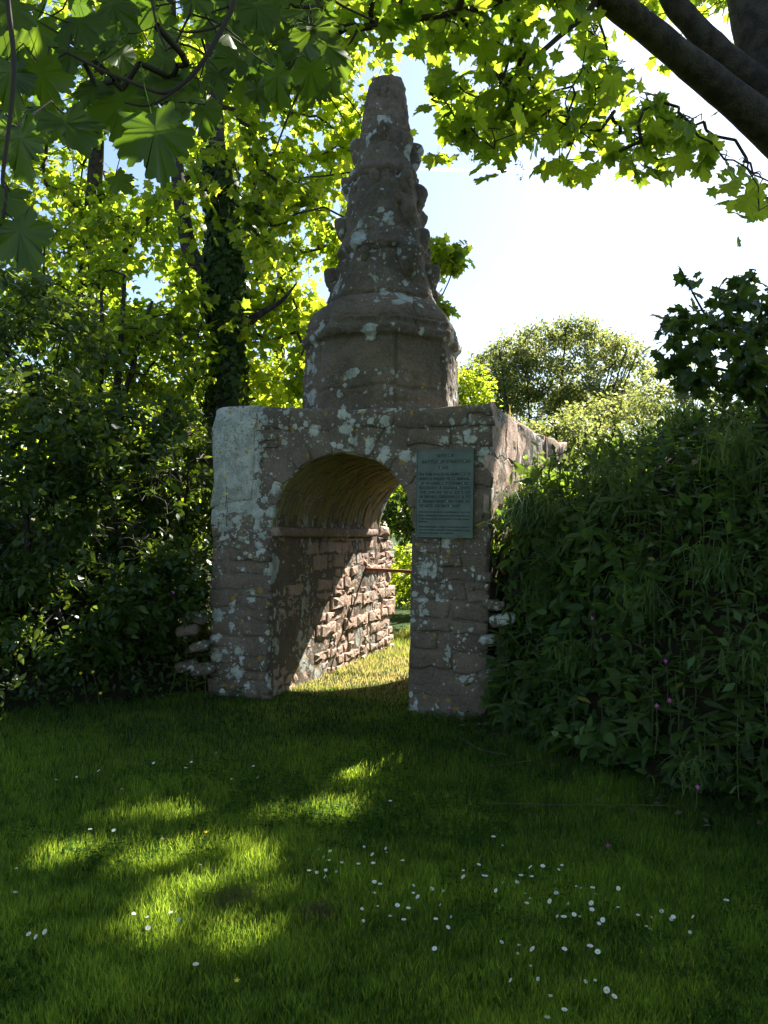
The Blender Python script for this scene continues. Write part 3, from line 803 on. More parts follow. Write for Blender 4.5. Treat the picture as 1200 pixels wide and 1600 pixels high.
for px, py, d, r_ in [(275, 800, 8.2, .26), (235, 770, 8.3, .2), (300, 740, 8.6, .2), (190, 790, 8.1, .14), (130, 760, 8.0, .13), (60, 780, 7.8, .10), (130, 860, 7.9, .13), (100, 900, 7.6, .14), (120, 930, 7.5, .12), (45, 985, 7.0, .36), (75, 1010, 7.0, .2),
                      (230, 680, 8.8, .2), (150, 650, 9.2, .2), (290, 660, 9.2, .3), (200, 700, 8.6, .15)]:
    q = W(px, py, d); HOLES.append((q[0] - q[2] * SUN[0] / SUN[2], q[1] - q[2] * SUN[1] / SUN[2], r_)); HY.append(q[1])
for px, py, w, h, tilt in [(20, 1240, 50, 14, 0), (110, 1252, 30, 13, 0), (205, 1246, 52, 18, -8), (140, 1274, 80, 13, -5), (345, 1256, 40, 13, 0), (520, 1262, 36, 15, -6), (430, 1275, 26, 9, -4), (20, 1290, 26, 18, 0),
                           (395, 1325, 24, 14, 0), (310, 1352, 50, 15, -12), (225, 1360, 70, 22, -14), (130, 1385, 50, 24, -10), (365, 1362, 32, 14, -10), (20, 1400, 34, 20, 0), (45, 1438, 46, 14, -12),
                           (160, 1450, 26, 10, 0), (220, 1474, 42, 20, -10), (355, 1480, 32, 14, -8), (90, 1345, 40, 14, -10), (170, 1330, 40, 12, -8), (270, 1330, 34, 12, -8), (250, 1400, 30, 12, -8), (60, 1300, 30, 12, 0), (450, 1300, 26, 10, 0), (110, 1480, 26, 10, 0), (300, 1275, 34, 10, -6), (400, 1395, 18, 8, 0), (680, 1310, 8, 3, 0), (1045, 1432, 6, 2, 0)]:
    c0 = G(px, py); ex = G(px + w, py + w * math.tan(R_(tilt))); ey = G(px, py - h)
    v = ex - c0; ax = np.hypot(v[0], v[1]); GAPS.append((c0[0], c0[1], ax * .78, abs(ey[1] - c0[1]) * .85, v[0] / ax, v[1] / ax))

def grow(init, attr, rng, seg=.35, rtip=.0035, sag=.05):
    """init: list of (polyline, radii). attr: (n,3) twig ends. Returns branch mesh pieces and end directions."""
    nodes = []; parent = []; rad = []
    for P, r in init:
        for i in range(len(P)):
            nodes.append(P[i]); parent.append(-1); rad.append(r[i])
    nbase = len(nodes); arr = np.array(nodes)
    cap = len(nodes) + len(attr) * 12 + 10; buf = np.zeros((cap, 3)); buf[:nbase] = arr; n = nbase
    par = np.full(cap, -1); cnt = np.zeros(cap)
    d0 = np.array([np.min(np.linalg.norm(arr - a, axis=1)) for a in attr]); order = np.argsort(d0)
    ends = np.zeros((len(attr), 3)); 
    for k in order:
        a = attr[k]; dd = np.linalg.norm(buf[:n] - a, axis=1); j = int(np.argmin(dd)); D = dd[j]
        m = max(2, min(10, int(D / seg) + 1)); prev = j; s = buf[j].copy()
        bend = rng.normal(0, .10 * D, 3); bend[2] += sag * D
        for q in range(1, m + 1):
            t = q / m; p = s + (a - s) * t + bend * math.sin(PI * t) * .8 + (rng.normal(0, .015, 3) if q < m else 0)
            buf[n] = p; par[n] = prev; prev = n; n += 1
        ends[k] = buf[n - 1] - buf[par[n - 1]]
        i = prev
        while i >= nbase: cnt[i] += 1; i = par[i]
    idx = np.arange(nbase, n)
    r = rtip * np.power(np.maximum(cnt[idx], 1), .48)
    a = buf[par[idx]]; b = buf[idx]; ok = par[idx] >= 0
    ra = np.where(par[idx] >= nbase, rtip * np.power(np.maximum(cnt[np.maximum(par[idx], 0)], 1), .48), r * 1.15)
    ra = np.minimum(ra, r * 1.5)
    # frusta, 5 sides
    d = b - a; L_ = np.linalg.norm(d, axis=1, keepdims=True); d = d / np.maximum(L_, 1e-6)
    ref = np.where(np.abs(d[:, 2:3]) < .9, np.array([[0, 0, 1.0]]), np.array([[1.0, 0, 0]]))
    u = np.cross(d, ref); u /= np.linalg.norm(u, axis=1, keepdims=True); w = np.cross(d, u)
    S = 5; V = np.zeros((len(idx), 2 * S, 3))
    for s_ in range(S):
        th = 2 * PI * s_ / S; o = u * math.cos(th) + w * math.sin(th)
        V[:, s_] = a + o * ra[:, None]; V[:, S + s_] = b + o * r[:, None]
    Fb = np.array([(s_, (s_ + 1) % S, S + (s_ + 1) % S, S + s_) for s_ in range(S)])
    F = (Fb[None] + (np.arange(len(idx)) * 2 * S)[:, None, None]).reshape(-1, 4)
    return V.reshape(-1, 3), F, ends

def leaves_at(attr, ends, per, spread, rng, droop=(.1, 1.1), roll=.6):
    pos = np.repeat(attr, per, axis=0); e = np.repeat(ends, per, axis=0)
    e = e / np.maximum(np.linalg.norm(e, axis=1, keepdims=True), 1e-6)
    n = len(pos)
    pos = pos - e * rng.uniform(0, spread * 1.2, (n, 1)) + rng.normal(0, spread * .45, (n, 3)) * [1, 1, .7]
    Rm = rand_leaf_frames(n, droop, roll, rng, out=e * .6)
    return pos, Rm

def shadow_xy(p): return p[:, 0] - p[:, 2] * SUN[0] / SUN[2], p[:, 1] - p[:, 2] * SUN[1] / SUN[2]

def limb_part(tree, name, P, r, mat=None, sides=14, wob=.12, seed=0, n=8):
    Ps, rs = smooth_path(P, r, n)
    V, F = tube_path(Ps, rs, sides, wob, seed=seed)
    new_obj(name, mesh_np(name, V, F, mat or M['bark']), tree)
    return Ps, rs

# ------------------------------------------------------------------ near sycamore on the right (limbs cross the top right corner)
T1 = thing('sycamore_tree', 'big dark sycamore whose trunk and limbs fill the top right corner, hanging leafy twigs', 'tree', (0, 0, 0))
D1 = 5.6
trunkP = [(3.75, 6.3, 1.6), (3.45, 6.1, 2.8), W(1310, 330, 6.1), W(1250, 180, 6.1), W(1195, 40, 6.1), W(1175, -120, 6.1), W(1160, -400, 6.1)]
a0 = limb_part(T1, 'trunk', trunkP, [.36, .30, .27, .25, .23, .20, .16], sides=20, wob=.10, seed=1)
limbs = [a0]
limbs.append(limb_part(T1, 'limb', [W(1290, 290, 5.8), W(1200, 200, 5.65), W(1100, 118, 5.4), W(1010, 45, 5.15), W(935, -20, 4.9), W(860, -120, 4.7), W(700, -330, 4.3), W(450, -600, 3.8)],
                       [.19, .130, .102, .090, .084, .08, .07, .05], seed=2))
limbs.append(limb_part(T1, 'limb', [W(1200, 150, 5.9), W(1125, 85, 5.8), W(1075, 30, 5.7), W(1045, -10, 5.6), W(980, -160, 5.4)], [.13, .10, .085, .08, .06], seed=3))
limbs.append(limb_part(T1, 'limb', [W(1215, 60, 6.1), W(1130, -60, 6.3), W(960, -150, 7.0), W(800, -200, 7.8)], [.10, .09, .07, .03], seed=4))
# branches traced at their own distances: (pixels, depth, radius in px)
br = [([(935, -40), (925, 10), (870, 60), (820, 105), (765, 160), (735, 215)], [4.9, 4.9, 4.9, 4.8, 4.7, 4.7], 6),
      ([(860, -30), (770, 5), (700, 22), (630, 32), (560, 45), (510, 40), (470, 5)], [4.6, 4.5, 4.4, 4.3, 4.2, 4.1, 4.0], 7),
      ([(610, 35), (545, 45), (515, 70), (480, 120), (455, 170), (430, 235)], [4.3, 4.2, 4.1, 4.0, 4.0, 4.0], 3.5),
      ([(520, 45), (560, 40), (525, 100), (500, 120), (540, 190)], [4.1, 4.1, 4.1, 4.1, 4.1], 2.5),
      ([(820, 105), (835, 140), (850, 165), (875, 190), (920, 215), (950, 260)], [4.8] * 6, 2.6),
      ([(930, 20), (945, 60), (955, 110), (975, 150)], [5.0] * 4, 2.4),
      ([(1100, 190), (1060, 205), (1010, 210), (960, 205)], [5.3] * 4, 2.2),
      ([(800, 60), (790, 110), (770, 150), (740, 190), (700, 225)], [4.7] * 5, 3)]
for bp, ds, wpx in br:
    P = [W(x, y, d) for (x, y), d in zip(bp, ds)]; r0 = wpx * ds[0] / FPX
    limbs.append(limb_part(T1, 'branch', P, list(np.linspace(r0, r0 * .35, len(P))), M['twig'], 7, .1, n=5))
rg = np.random.default_rng(21)
att = []; kindl = []
def bound(px):
    xs_ = [400, 470, 560, 600, 640, 690, 760, 830, 880, 910, 960, 1030, 1060, 1140, 1170, 1200, 1260]
    ys_ = [60, 80, 60, 60, 90, 225, 255, 240, 275, 275, 235, 290, 235, 270, 330, 360, 330]
    return np.interp(px, xs_, ys_)
while len(att) < 380:
    px = rg.uniform(380, 1260); py = rg.uniform(-60, 340)
    if py > bound(px) - 15: continue
    dens = 1.0
    if 830 < px < 905 and 45 < py < 115: dens = .15
    if 655 < px < 720 and 165 < py < 200: dens = .12
    if 690 < px < 830 and 30 < py < 110: dens = .7
    if 560 < px < 640 and 100 < py: dens = .3
    if px > 940 and py < 15 + (px - 940) * .80: dens = .5
    if px > 925 and abs(py + 25 - (px - 935) * .9) < 64 and py > 15 + (px - 940) * .80: continue
    if rg.random() > dens: continue
    d = rg.uniform(4.3, 6.0) if px > 600 else rg.uniform(4.0, 5.4)
    if px > 940 and py < 15 + (px - 940) * .80: d = rg.uniform(6.3, 7.0)
    elif px > 960: d = rg.uniform(4.6, 5.4)
    att.append(W(px, py, d))
n_vis = len(att)
# roof above the camera, out of frame: it keeps the near leaves in shade
while len(att) < n_vis + 170:
    p = np.array([rg.uniform(-2.6, 2.5), rg.uniform(.6, 4.4), rg.uniform(3.9, 5.6)])
    x0 = p[0] - p[2] * SUN[0] / SUN[2]; y0 = p[1] - p[2] * SUN[1] / SUN[2]
    if (p[2] - 1.6) / max(p[1], .1) < .80 or y0 > .0 or x0 > 0: continue
    att.append(p)
att = np.array(att)
V, F, ends = grow(limbs, att, rg, .3, .0030)
new_obj('twigs', mesh_np('twigs', V, F, M['twig']), T1, kind='stuff')
pos, Rm = leaves_at(att[:n_vis], ends[:n_vis], 6, .19, rg, (.2, 1.25), .55)
dd_ = pos - EYE; qx = 600 + FPX * dd_[:, 0] / dd_[:, 1]; qy = 830 - FPX * dd_[:, 2] / dd_[:, 1]
lx_ = np.clip((qx - 935) / 300, 0, 1.2); ly_ = -20 + lx_ * 270
keep_ = ~((qx > 535) & (qx < 662) & (qy > 75)) & ~((qx > 925) & (np.abs(qy - ly_ - 5) < 62) & (pos[:, 1] < 6.0)) & ~((qx > 690) & (qx < 905) & (np.abs(qy - 105) < 45) & (np.sin(qx * .07) * np.cos(qy * .11) > .1))
pos, Rm = pos[keep_], Rm[keep_]
size = rg.uniform(.070, .135, len(pos)); tint = rg.uniform(0, 1, len(pos))
pos2, Rm2 = leaves_at(att[n_vis:], ends[n_vis:], 16, .26, rg, (.1, .9), .4); size2 = rg.uniform(.13, .2, len(pos2))
k = lit_gap(pos2) ; pos2, Rm2, size2 = pos2[~k], Rm2[~k], size2[~k]

# --- hanging twigs right in front of the camera, upper left
nb = [([(372, -60), (366, 0), (352, 35), (318, 95), (285, 132), (255, 145), (215, 132), (160, 110), (105, 82)], [1.95] * 9, 5),
      ([(300, 118), (262, 150), (230, 165), (195, 160)], [1.95] * 4, 3.2),
      ([(10, -60), (12, 0), (22, 100), (15, 190), (4, 280), (10, 300), (2, 350), (-20, 400)], [1.45] * 8, 4.5),
      ([(230, -40), (245, 40), (262, 80)], [2.1] * 3, 2.4), ([(470, -50), (520, 0), (590, 35)], [3.0, 3.0, 3.0], 3.0),
      ([(355, 30), (330, 45), (290, 50), (265, 40)], [1.95] * 4, 2.5)]
nlimbs = []
for bp, ds, wpx in nb:
    P = [W(x, y, d) for (x, y), d in zip(bp, ds)]; r0 = wpx * ds[0] / FPX
    nlimbs.append(limb_part(T1, 'branch', P, list(np.linspace(r0, r0 * .5, len(P))), M['twig'], 8, .12, n=6))
near = [(235, 225, 100, 1.9), (95, 215, 90, 1.7), (25, 235, 85, 1.55), (25, 385, 85, 1.45), (15, 330, 70, 1.5), (60, 130, 70, 1.9), (120, 60, 70, 2.0), (170, 20, 70, 2.2), (190, 80, 60, 2.1), (30, 40, 80, 1.9), (90, 10, 70, 2.2),
        (350, 70, 62, 2.3), (420, 100, 52, 2.6), (400, 150, 48, 2.7), (455, 50, 50, 2.7), (300, 20, 60, 2.3), (260, 70, 50, 2.4), (180, 290, 34, 2.6), (395, 30, 55, 2.6), (340, 130, 45, 2.6), (480, 100, 40, 3.0), (150, 160, 60, 2.3), (290, 170, 40, 2.8),
        (60, 60, 60, 2.4), (215, 45, 50, 2.6), (120, 120, 60, 2.5), (10, 130, 80, 1.9), (205, 150, 45, 2.7), (440, 10, 48, 2.8), (500, 20, 45, 3.0), (60, 190, 55, 2.6), (320, 40, 40, 2.9), (140, 220, 40, 2.9), (0, 200, 60, 2.2)]
npos = []; nsz = []; ndir = []; nup = []
nr = np.random.default_rng(4)
for px, py, w, d in near:
    npos.append(W(px, py - w * .45, d)); nsz.append(w * 1.08 * d / FPX)
for _ in range(95):
    px, py, d = nr.uniform(-10, 520), nr.uniform(-40, 190), nr.uniform(2.2, 3.6)
    if py > 215 - abs(px - 120) * .2 + 0 * px: continue
    npos.append(W(px, py, d)); nsz.append(nr.uniform(.10, .17))
npos = np.array(npos); nsz = np.array(nsz); nn = len(npos)
az = nr.uniform(0, 2 * PI, nn); dr = nr.uniform(.75, 1.35, nn)
nd = np.stack([np.cos(az) * np.cos(dr), np.sin(az) * np.cos(dr) - .1, -np.sin(dr)], 1)
nu = np.stack([nr.normal(0, .5, nn), -np.ones(nn), nr.uniform(.2, 1.4, nn)], 1)
nR = frames(nd, nu)
V, F, e_ = grow(nlimbs, npos, nr, .12, .0016, .1)
new_obj('twigs', mesh_np('twigs', V, F, M['twig']), T1, kind='stuff')
leafD = []; leafDn = []
for q in range(6):
    V_, T_, v_ = near_leaf(60 + q)
    leafD.append(mesh_np('leaf', V_, T_, M['syc'], True, {'tint': np.full(len(V_), .3 + .08 * q), 'vein': v_}))
    leafDn.append(mesh_np('leaf', V_, T_, M['syc_shade'], True, {'tint': np.full(len(V_), .15 + .13 * q), 'vein': v_}))
def place_leaf(me, p, Rmat, s, parent, name='leaf'):
    o = bpy.data.objects.new(name, me); COL.objects.link(o); o.parent = parent
    Mx = Matrix([list(Rmat[0]) + [p[0]], list(Rmat[1]) + [p[1]], list(Rmat[2]) + [p[2]], [0, 0, 0, 1]])
    o.matrix_local = Mx @ Matrix.Scale(s, 4); return o
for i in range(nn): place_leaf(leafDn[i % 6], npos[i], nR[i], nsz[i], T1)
# largest visible leaves of the canopy are objects too
left = max(0, 298 - nn)
dist = np.linalg.norm(pos - EYE, axis=1); inview = (pos[:, 2] - 1.6) / pos[:, 1] < .66
score = np.where(inview & (pos[:, 0] > -.2), size / dist, 0); oi_ = np.argsort(-score)[:left]
for i in oi_: place_leaf(leafD[i % 6], pos[i], Rm[i], size[i], T1)
rest = np.ones(len(pos), bool); rest[oi_] = False
Va = inst(LEAF_M[0], LEAF_M[1], pos[rest], Rm[rest], size[rest], tint[rest], LEAF_M[2])
Vb = inst(LEAF_S[0], LEAF_S[1], pos2, Rm2, size2, rg.uniform(0, 1, len(pos2)), LEAF_S[2])
V, F, at_ = merge([Va, Vb])
new_obj('foliage', mesh_np('foliage', V, F, M['syc'], True, at_), T1, kind='stuff')
# hanging flower clusters
def raceme(p, L_, parent):
    nfl = 34; t = rg.uniform(0, 1, nfl); az = rg.uniform(0, 2 * PI, nfl)
    q = np.stack([np.cos(az) * .018, np.sin(az) * .018, -t * L_], 1) + p
    Rr = rand_leaf_frames(nfl, (-.5, 1.2), 1.0, rg)
    v, f, at2 = inst(LEAF_Q[0], LEAF_Q[1], q, Rr, rg.uniform(.012, .022, nfl), rg.uniform(0, 1, nfl))
    new_obj('flower_cluster', mesh_np('flower_cluster', v, f, M['far'], True, at2), parent)
for px, py in [(738, 225), (790, 190), (800, 215), (812, 250), (898, 262), (735, 110), (803, 175), (780, 130), (915, 150), (860, 205), (690, 120), (730, 135), (762, 225)]:
    raceme(W(px, py, 4.8), .12, T1)

# ------------------------------------------------------------------ second big sycamore: high canopy beyond the top of the frame, shades the lawn
T2 = thing('sycamore_tree', 'tall sycamore right of the frame whose high crown shades the lawn', 'tree', (0, 0, 0))
l2 = [limb_part(T2, 'trunk', [(12.5, 14.5, 0), (12.2, 14.4, 4), (11.6, 14.2, 8), (10.2, 14.2, 11.5), (8.2, 14.4, 14)], [.42, .36, .30, .22, .12], sides=14, seed=8),
      limb_part(T2, 'limb', [(11.6, 14.2, 8), (9.0, 12.0, 9.2), (6.4, 10.8, 9.8)], [.2, .13, .06], seed=9),
      limb_part(T2, 'limb', [(10.2, 14.2, 11.5), (8.4, 16.5, 14), (6.0, 18.0, 15.6), (4.0, 18.8, 16.5)], [.18, .13, .09, .05], seed=10)]
r2 = np.random.default_rng(31)
A2 = []
while len(A2) < 700:
    x0 = r2.uniform(-6.0, 4.6); y0 = r2.uniform(2.3, 7.3)
    if x0 > -.5 and y0 > 4.95: continue
    if x0 < -2.6 and y0 > 5.2 and r2.random() < .6: continue
    if x0 < -4.6 and y0 > 4.5: continue
    z = 4.8 + 1.62 * y0 + r2.uniform(0, 2.6)
    p = np.array([x0 + z * SUN[0] / SUN[2], y0 + z * SUN[1] / SUN[2], z])
    A2.append(p)
while len(A2) < 1050:
    x0 = r2.uniform(-3.6, 1.2); y0 = r2.uniform(2.3, 4.9); z = 4.8 + 1.62 * y0 + r2.uniform(0, 2.0)
    A2.append(np.array([x0 + z * SUN[0] / SUN[2], y0 + z * SUN[1] / SUN[2], z]))
A2 = np.array(A2)
V, F, e2 = grow(l2, A2, r2, .8, .005)
new_obj('twigs', mesh_np('twigs', V, F, M['twig']), T2, kind='stuff')
p2, R2 = leaves_at(A2, e2, 30, .34, r2, (.1, 1.0), .5)
k = ~lit_gap(p2, .15); x0, y0 = shadow_xy(p2); k &= ~((x0 > -.6) & (y0 > 5.05)) & (y0 > 2.1)
for gx, gy, gr in HOLES: k &= np.hypot(x0 - gx, y0 - gy) > gr
for gx, gy, gr in [(-1.35, 5.25, .42), (-.9, 5.4, .35), (-2.25, 4.3, .20), (-2.75, 3.75, .15), (-1.75, 4.75, .14)]: k &= np.hypot(x0 - gx, y0 - gy) > gr
p2, R2 = p2[k], R2[k]; s2 = r2.uniform(.14, .21, len(p2))
v, f, at_ = inst(LEAF_S[0], LEAF_S[1], p2, R2, s2, r2.uniform(0, 1, len(p2)), LEAF_S[2])
new_obj('foliage', mesh_np('foliage', v, f, M['syc_far'], True, at_), T2, kind='stuff')

# ------------------------------------------------------------------ woodland behind on the left
def tree(name, label, trunk, limbs_, blobs, natt, per, lsize, mat, seed, shape=LEAF_S, rtip=.005, spread=.3, group=None, seg=.6, droop=(.1, 1.2), roll=.7, cat='tree', gapf=0.0, twigmat=None, reject=None, d_gap=True):
    rr = np.random.default_rng(seed)
    T = thing(name, label, cat, (0, 0, 0), group=group)
    ini = []
    if trunk is not None: ini.append(limb_part(T, 'trunk', trunk[0], trunk[1], sides=16, wob=.15, seed=seed))
    for P, r in limbs_: ini.append(limb_part(T, 'limb', P, r, sides=8, wob=.1, seed=seed + 1, n=6))
    a = []
    wts = np.array([b[2] for b in blobs], float); wts /= wts.sum()
    while len(a) < natt:
        b = blobs[rr.choice(len(blobs), p=wts)]
        q = rr.normal(0, 1, 3); q /= np.linalg.norm(q); q *= rr.uniform(.25, 1) ** .45
        p = np.array(b[0]) + q * np.array(b[1])
        if gapf and fbm(p[None], 1.1, 2, seed)[0] < -gapf: continue
        if reject is not None and reject(p): continue
        a.append(p)
    a = np.array(a)
    V, F, e = grow(ini, a, rr, seg, rtip)
    new_obj('branches', mesh_np('branches', V, F, twigmat or M['twig']), T, kind='stuff')
    ps, Rr = leaves_at(a, e, per, spread, rr, droop, roll)
    if d_gap:
        x0, y0 = shadow_xy(ps); kk = np.ones(len(ps), bool)
        for (gx, gy, gr), hy in zip(HOLES, HY): kk &= ~((np.hypot(x0 - gx, y0 - gy) < gr) & (ps[:, 1] > hy + .30))
        kk &= ~lit_gap(ps, .05); ps, Rr = ps[kk], Rr[kk]
    sz = rr.uniform(lsize[0], lsize[1], len(ps))
    tn = np.clip(.5 + .35 * fbm(ps, 1.3, 3, seed) + rr.normal(0, .25, len(ps)), 0, 1)
    v, f, at2 = inst(shape[0], shape[1], ps, Rr, sz, tn, shape[2])
    new_obj('foliage', mesh_np('foliage', v, f, mat, True, at2), T, kind='stuff')
    return T, ini

# ivy-clad sycamore, trunk left of the pinnacle
iv = [W(352, 690, 11.2), W(350, 600, 11.2), W(352, 480, 11.2), W(350, 380, 11.2), W(342, 280, 11.3), W(335, 150, 11.4), W(330, -20, 11.6), W(330, -200, 12)]
iv[0][2] = .6
T3, i3 = tree('ivy_clad_tree', 'sycamore behind the arch, trunk wrapped in dark ivy, sunlit yellow-green leaves', (iv, [.22, .20, .19, .17, .13, .11, .10, .08]),
     [([W(318, 570, 11.1), W(285, 610, 11), W(255, 660, 10.8)], [.07, .08, .09]), ([W(360, 530, 11.2), W(400, 495, 11), W(440, 470, 10.8), W(465, 440, 10.7)], [.08, .055, .03, .008]),
      ([W(350, 520, 11.2), W(330, 430, 11.5), W(300, 400, 11.6), W(285, 330, 11.8), W(275, 240, 12), W(270, 100, 12.2), W(265, -50, 12.4)], [.14, .13, .12, .11, .10, .09, .07])],
     [(W(490, 380, 12.2), (1.3, .9, 1.7), 3.2), (W(500, 180, 12.6), (1.4, .9, 1.8), 3.2), (W(400, 60, 12.5), (1.7, 1.0, 1.3), 2.5), (W(335, 380, 10.6), (.8, .25, 1.7), 1.1), (W(440, 560, 12.2), (1.1, 1.2, 1.1), 1.6), (W(570, 150, 13.5), (.8, 1.2, 1.3), 1.0), (W(540, 330, 14), (.7, 1.2, 1.5), 1.6), (W(360, 250, 13.4), (1.2, 1.2, 1.6), 1.2)],
     650, 12, (.10, .18), M['syc_far'], 51, LEAF_M, .004, .26, gapf=.22)
# ivy on the trunk
ri = np.random.default_rng(8); ns = 5200
tt = ri.uniform(0, .62, ns); P3, r3 = i3[0]; ii = tt * (len(P3) - 1); i0 = ii.astype(int)
cc = P3[i0] + (P3[np.minimum(i0 + 1, len(P3) - 1)] - P3[i0]) * (ii - i0)[:, None]
th = ri.uniform(0, 2 * PI, ns); od = np.stack([np.cos(th), np.sin(th), 0 * th], 1)
bul = r3[i0] + .07 + .05 * np.sin(cc[:, 2] * 4)
pv = cc + od * (bul + ri.uniform(-.06, .06, ns))[:, None]
Ri = frames(np.stack([ri.normal(0, .4, ns), ri.normal(0, .4, ns), -np.ones(ns)], 1), od + ri.normal(0, .35, (ns, 3)))
v, f, at_ = inst(LEAF_S[0], LEAF_S[1], pv, Ri, ri.uniform(.07, .13, ns), ri.uniform(0, 1, ns))
new_obj('ivy', mesh_np('ivy', v, f, M['ivy'], True, at_), T3, kind='stuff')

tree('woodland_tree', 'leafy tree with slanting dark limb at the upper left, blue sky showing through', ([W(120, 760, 14), W(130, 500, 14), W(150, 250, 14.2), W(160, 0, 14.5)], [.2, .16, .13, .08]),
     [([W(130, 480, 14), W(200, 380, 13.6), W(255, 310, 13.3), W(300, 270, 13)], [.13, .10, .08, .05]), ([W(130, 560, 14), W(60, 450, 14), W(30, 380, 14.2)], [.1, .07, .04])],
     [(W(90, 120, 14), (2.2, 1.6, 1.7), 3), (W(250, 160, 14.5), (1.5, 1.4, 1.5), 2), (W(60, 380, 14.2), (1.7, 1.5, 1.4), 2), (W(230, 430, 13.6), (1.4, 1.4, 1.3), 2), (W(60, 560, 14), (1.8, 1.5, 1.1), 1.5), (W(170, 280, 15), (1.5, 1.2, 1.3), 1.5)],
     900, 13, (.11, .19), M['syc_far'], 52, LEAF_S, .0045, .3, gapf=.10)
tree('woodland_tree', 'slim many-stemmed tree between the hedge and the ivy-clad trunk', ([W(165, 760, 10), W(180, 640, 10), W(190, 520, 10), W(195, 430, 10)], [.06, .05, .035, .02]),
     [([W(150, 700, 10), W(200, 600, 10), W(215, 540, 10), W(238, 470, 10)], [.05, .04, .03, .02]), ([W(150, 690, 10.2), W(160, 560, 10.2), W(158, 460, 10.2)], [.04, .03, .02])],
     [(W(150, 500, 10.3), (1.0, .8, .8), 2), (W(240, 560, 10.4), (.8, .8, .8), 2), (W(100, 420, 10.4), (.9, .8, .7), 1)],
     260, 13, (.06, .12), M['syc_far'], 53, LEAF_S, .003, .22, gapf=.15)
tree('woodland_tree', 'shaded tree behind the pinnacle base, small sunlit leaves low down', ([W(430, 800, 15), W(435, 600, 15), W(440, 420, 15)], [.16, .12, .08]), [],
     [(W(440, 600, 14), (1.3, 1.0, 1.3), 2), (W(330, 620, 14.5), (1.7, 1.2, 1.2), 2), (W(200, 660, 14), (1.9, 1.2, 1.0), 2), (W(500, 450, 15), (.9, 1.2, 1.6), 1)],
     420, 16, (.08, .14), M['syc_far'], 54, LEAF_S, .004, .3, gapf=.25)
# far wood closing the view low down on the left
rr = np.random.default_rng(61); nw = 9000
pw_ = np.stack([rr.uniform(-17, 1.0, nw), rr.uniform(19, 22, nw), 0 * np.zeros(nw)], 1)
pw_[:, 2] = rr.uniform(0, 1, nw) * (5.2 + 1.5 * fbm(pw_ * [1, 0, 0], .35, 3, 3))
v, f, at_ = inst(LEAF_S[0], LEAF_S[1], pw_, rand_leaf_frames(nw, (0, 1.3), .9, rr), rr.uniform(.2, .38, nw), rr.uniform(0, 1, nw))
new_obj('woodland', mesh_np('woodland', v, f, M['syc_far'], True, at_), kind='stuff', label='distant wood closing the view behind the left trees', category='wood')

# ------------------------------------------------------------------ shrubs of the left hedge
hg = 'dark shrubs of the left hedge'
specs = [('large dark shrub at the far left edge, in deep shade', W(30, 760, 7.6), (1.0, .9, 1.25), 330, .5),
         ('dark shrub reaching highest at the far left, below the hanging leaves', W(40, 560, 8.6), (1.0, .9, 1.0), 260, .3),
         ('dark hedge shrub in the middle of the left hedge, sun flecks on its leaves', W(170, 760, 8.3), (.85, .8, 1.05), 300, .5),
         ('shrub beside the left pillar with light catching its upper leaves', W(275, 740, 8.9), (.62, .6, .9), 230, .6),
         ('low spreading shrub at the foot of the left hedge', W(90, 950, 7.3), (.95, .6, .6), 240, .3),
         ('low shaded shrub close to the left pillar base', W(240, 930, 7.9), (.62, .5, .65), 200, .3)]
for k, (lb, c, s, na_, g) in enumerate(specs):
    hb = float(h_left(np.array([c[0]]), np.array([c[1]]))[0][0])
    base = np.array([c[0], c[1] + .1, max(hb - .1, 0)])
    tree('hedge_shrub', lb, ([base, base * [1, 1, 0] + [0.05, 0, (base[2] + c[2]) / 2], c], [.035, .03, .015]), [], [(c, s, 1)], na_, 22, (.035, .125), M['shrub'], 70 + k, LEAF_O, .0025, .16, hg, .3, (-.2, 1.2), .9, 'shrub',
         reject=lambda p: (to_local(p[0], p[1])[0] > -2.80 and to_local(p[0], p[1])[1] > -.12))

# ------------------------------------------------------------------ background right: round tree and bushes
D = 24.0
c = W(880, 590, D)
farl = []
fb = W(840, 740, D); fb[2] = 0
rr = np.random.default_rng(77)
for k in range(16):
    ang = rr.uniform(-1.2, 1.2); e = c + np.array([math.sin(ang) * 2.5, rr.uniform(-1.2, 1.2), math.cos(ang) * 1.35 - .2])
    mid = fb * .35 + e * .65; mid[2] = fb[2] * .4 + e[2] * .6 - .3; mid[0] = fb[0] * .45 + e[0] * .55
    s0 = W(840 + rr.uniform(-60, 60), 680, D); farl.append(([s0, (s0 + mid) / 2 + rr.normal(0, .1, 3), mid, e], [.06, .05, .035, .015]))
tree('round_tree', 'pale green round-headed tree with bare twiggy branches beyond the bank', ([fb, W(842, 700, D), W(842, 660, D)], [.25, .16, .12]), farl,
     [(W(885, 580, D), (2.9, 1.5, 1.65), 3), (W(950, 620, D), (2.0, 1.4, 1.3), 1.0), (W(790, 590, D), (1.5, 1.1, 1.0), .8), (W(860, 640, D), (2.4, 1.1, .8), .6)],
     1150, 24, (.08, .15), M['far'], 91, LEAF_Q, .006, .28, gapf=.24, twigmat=plain_mat('grey_twig', (.16, .14, .12), .8, .2))
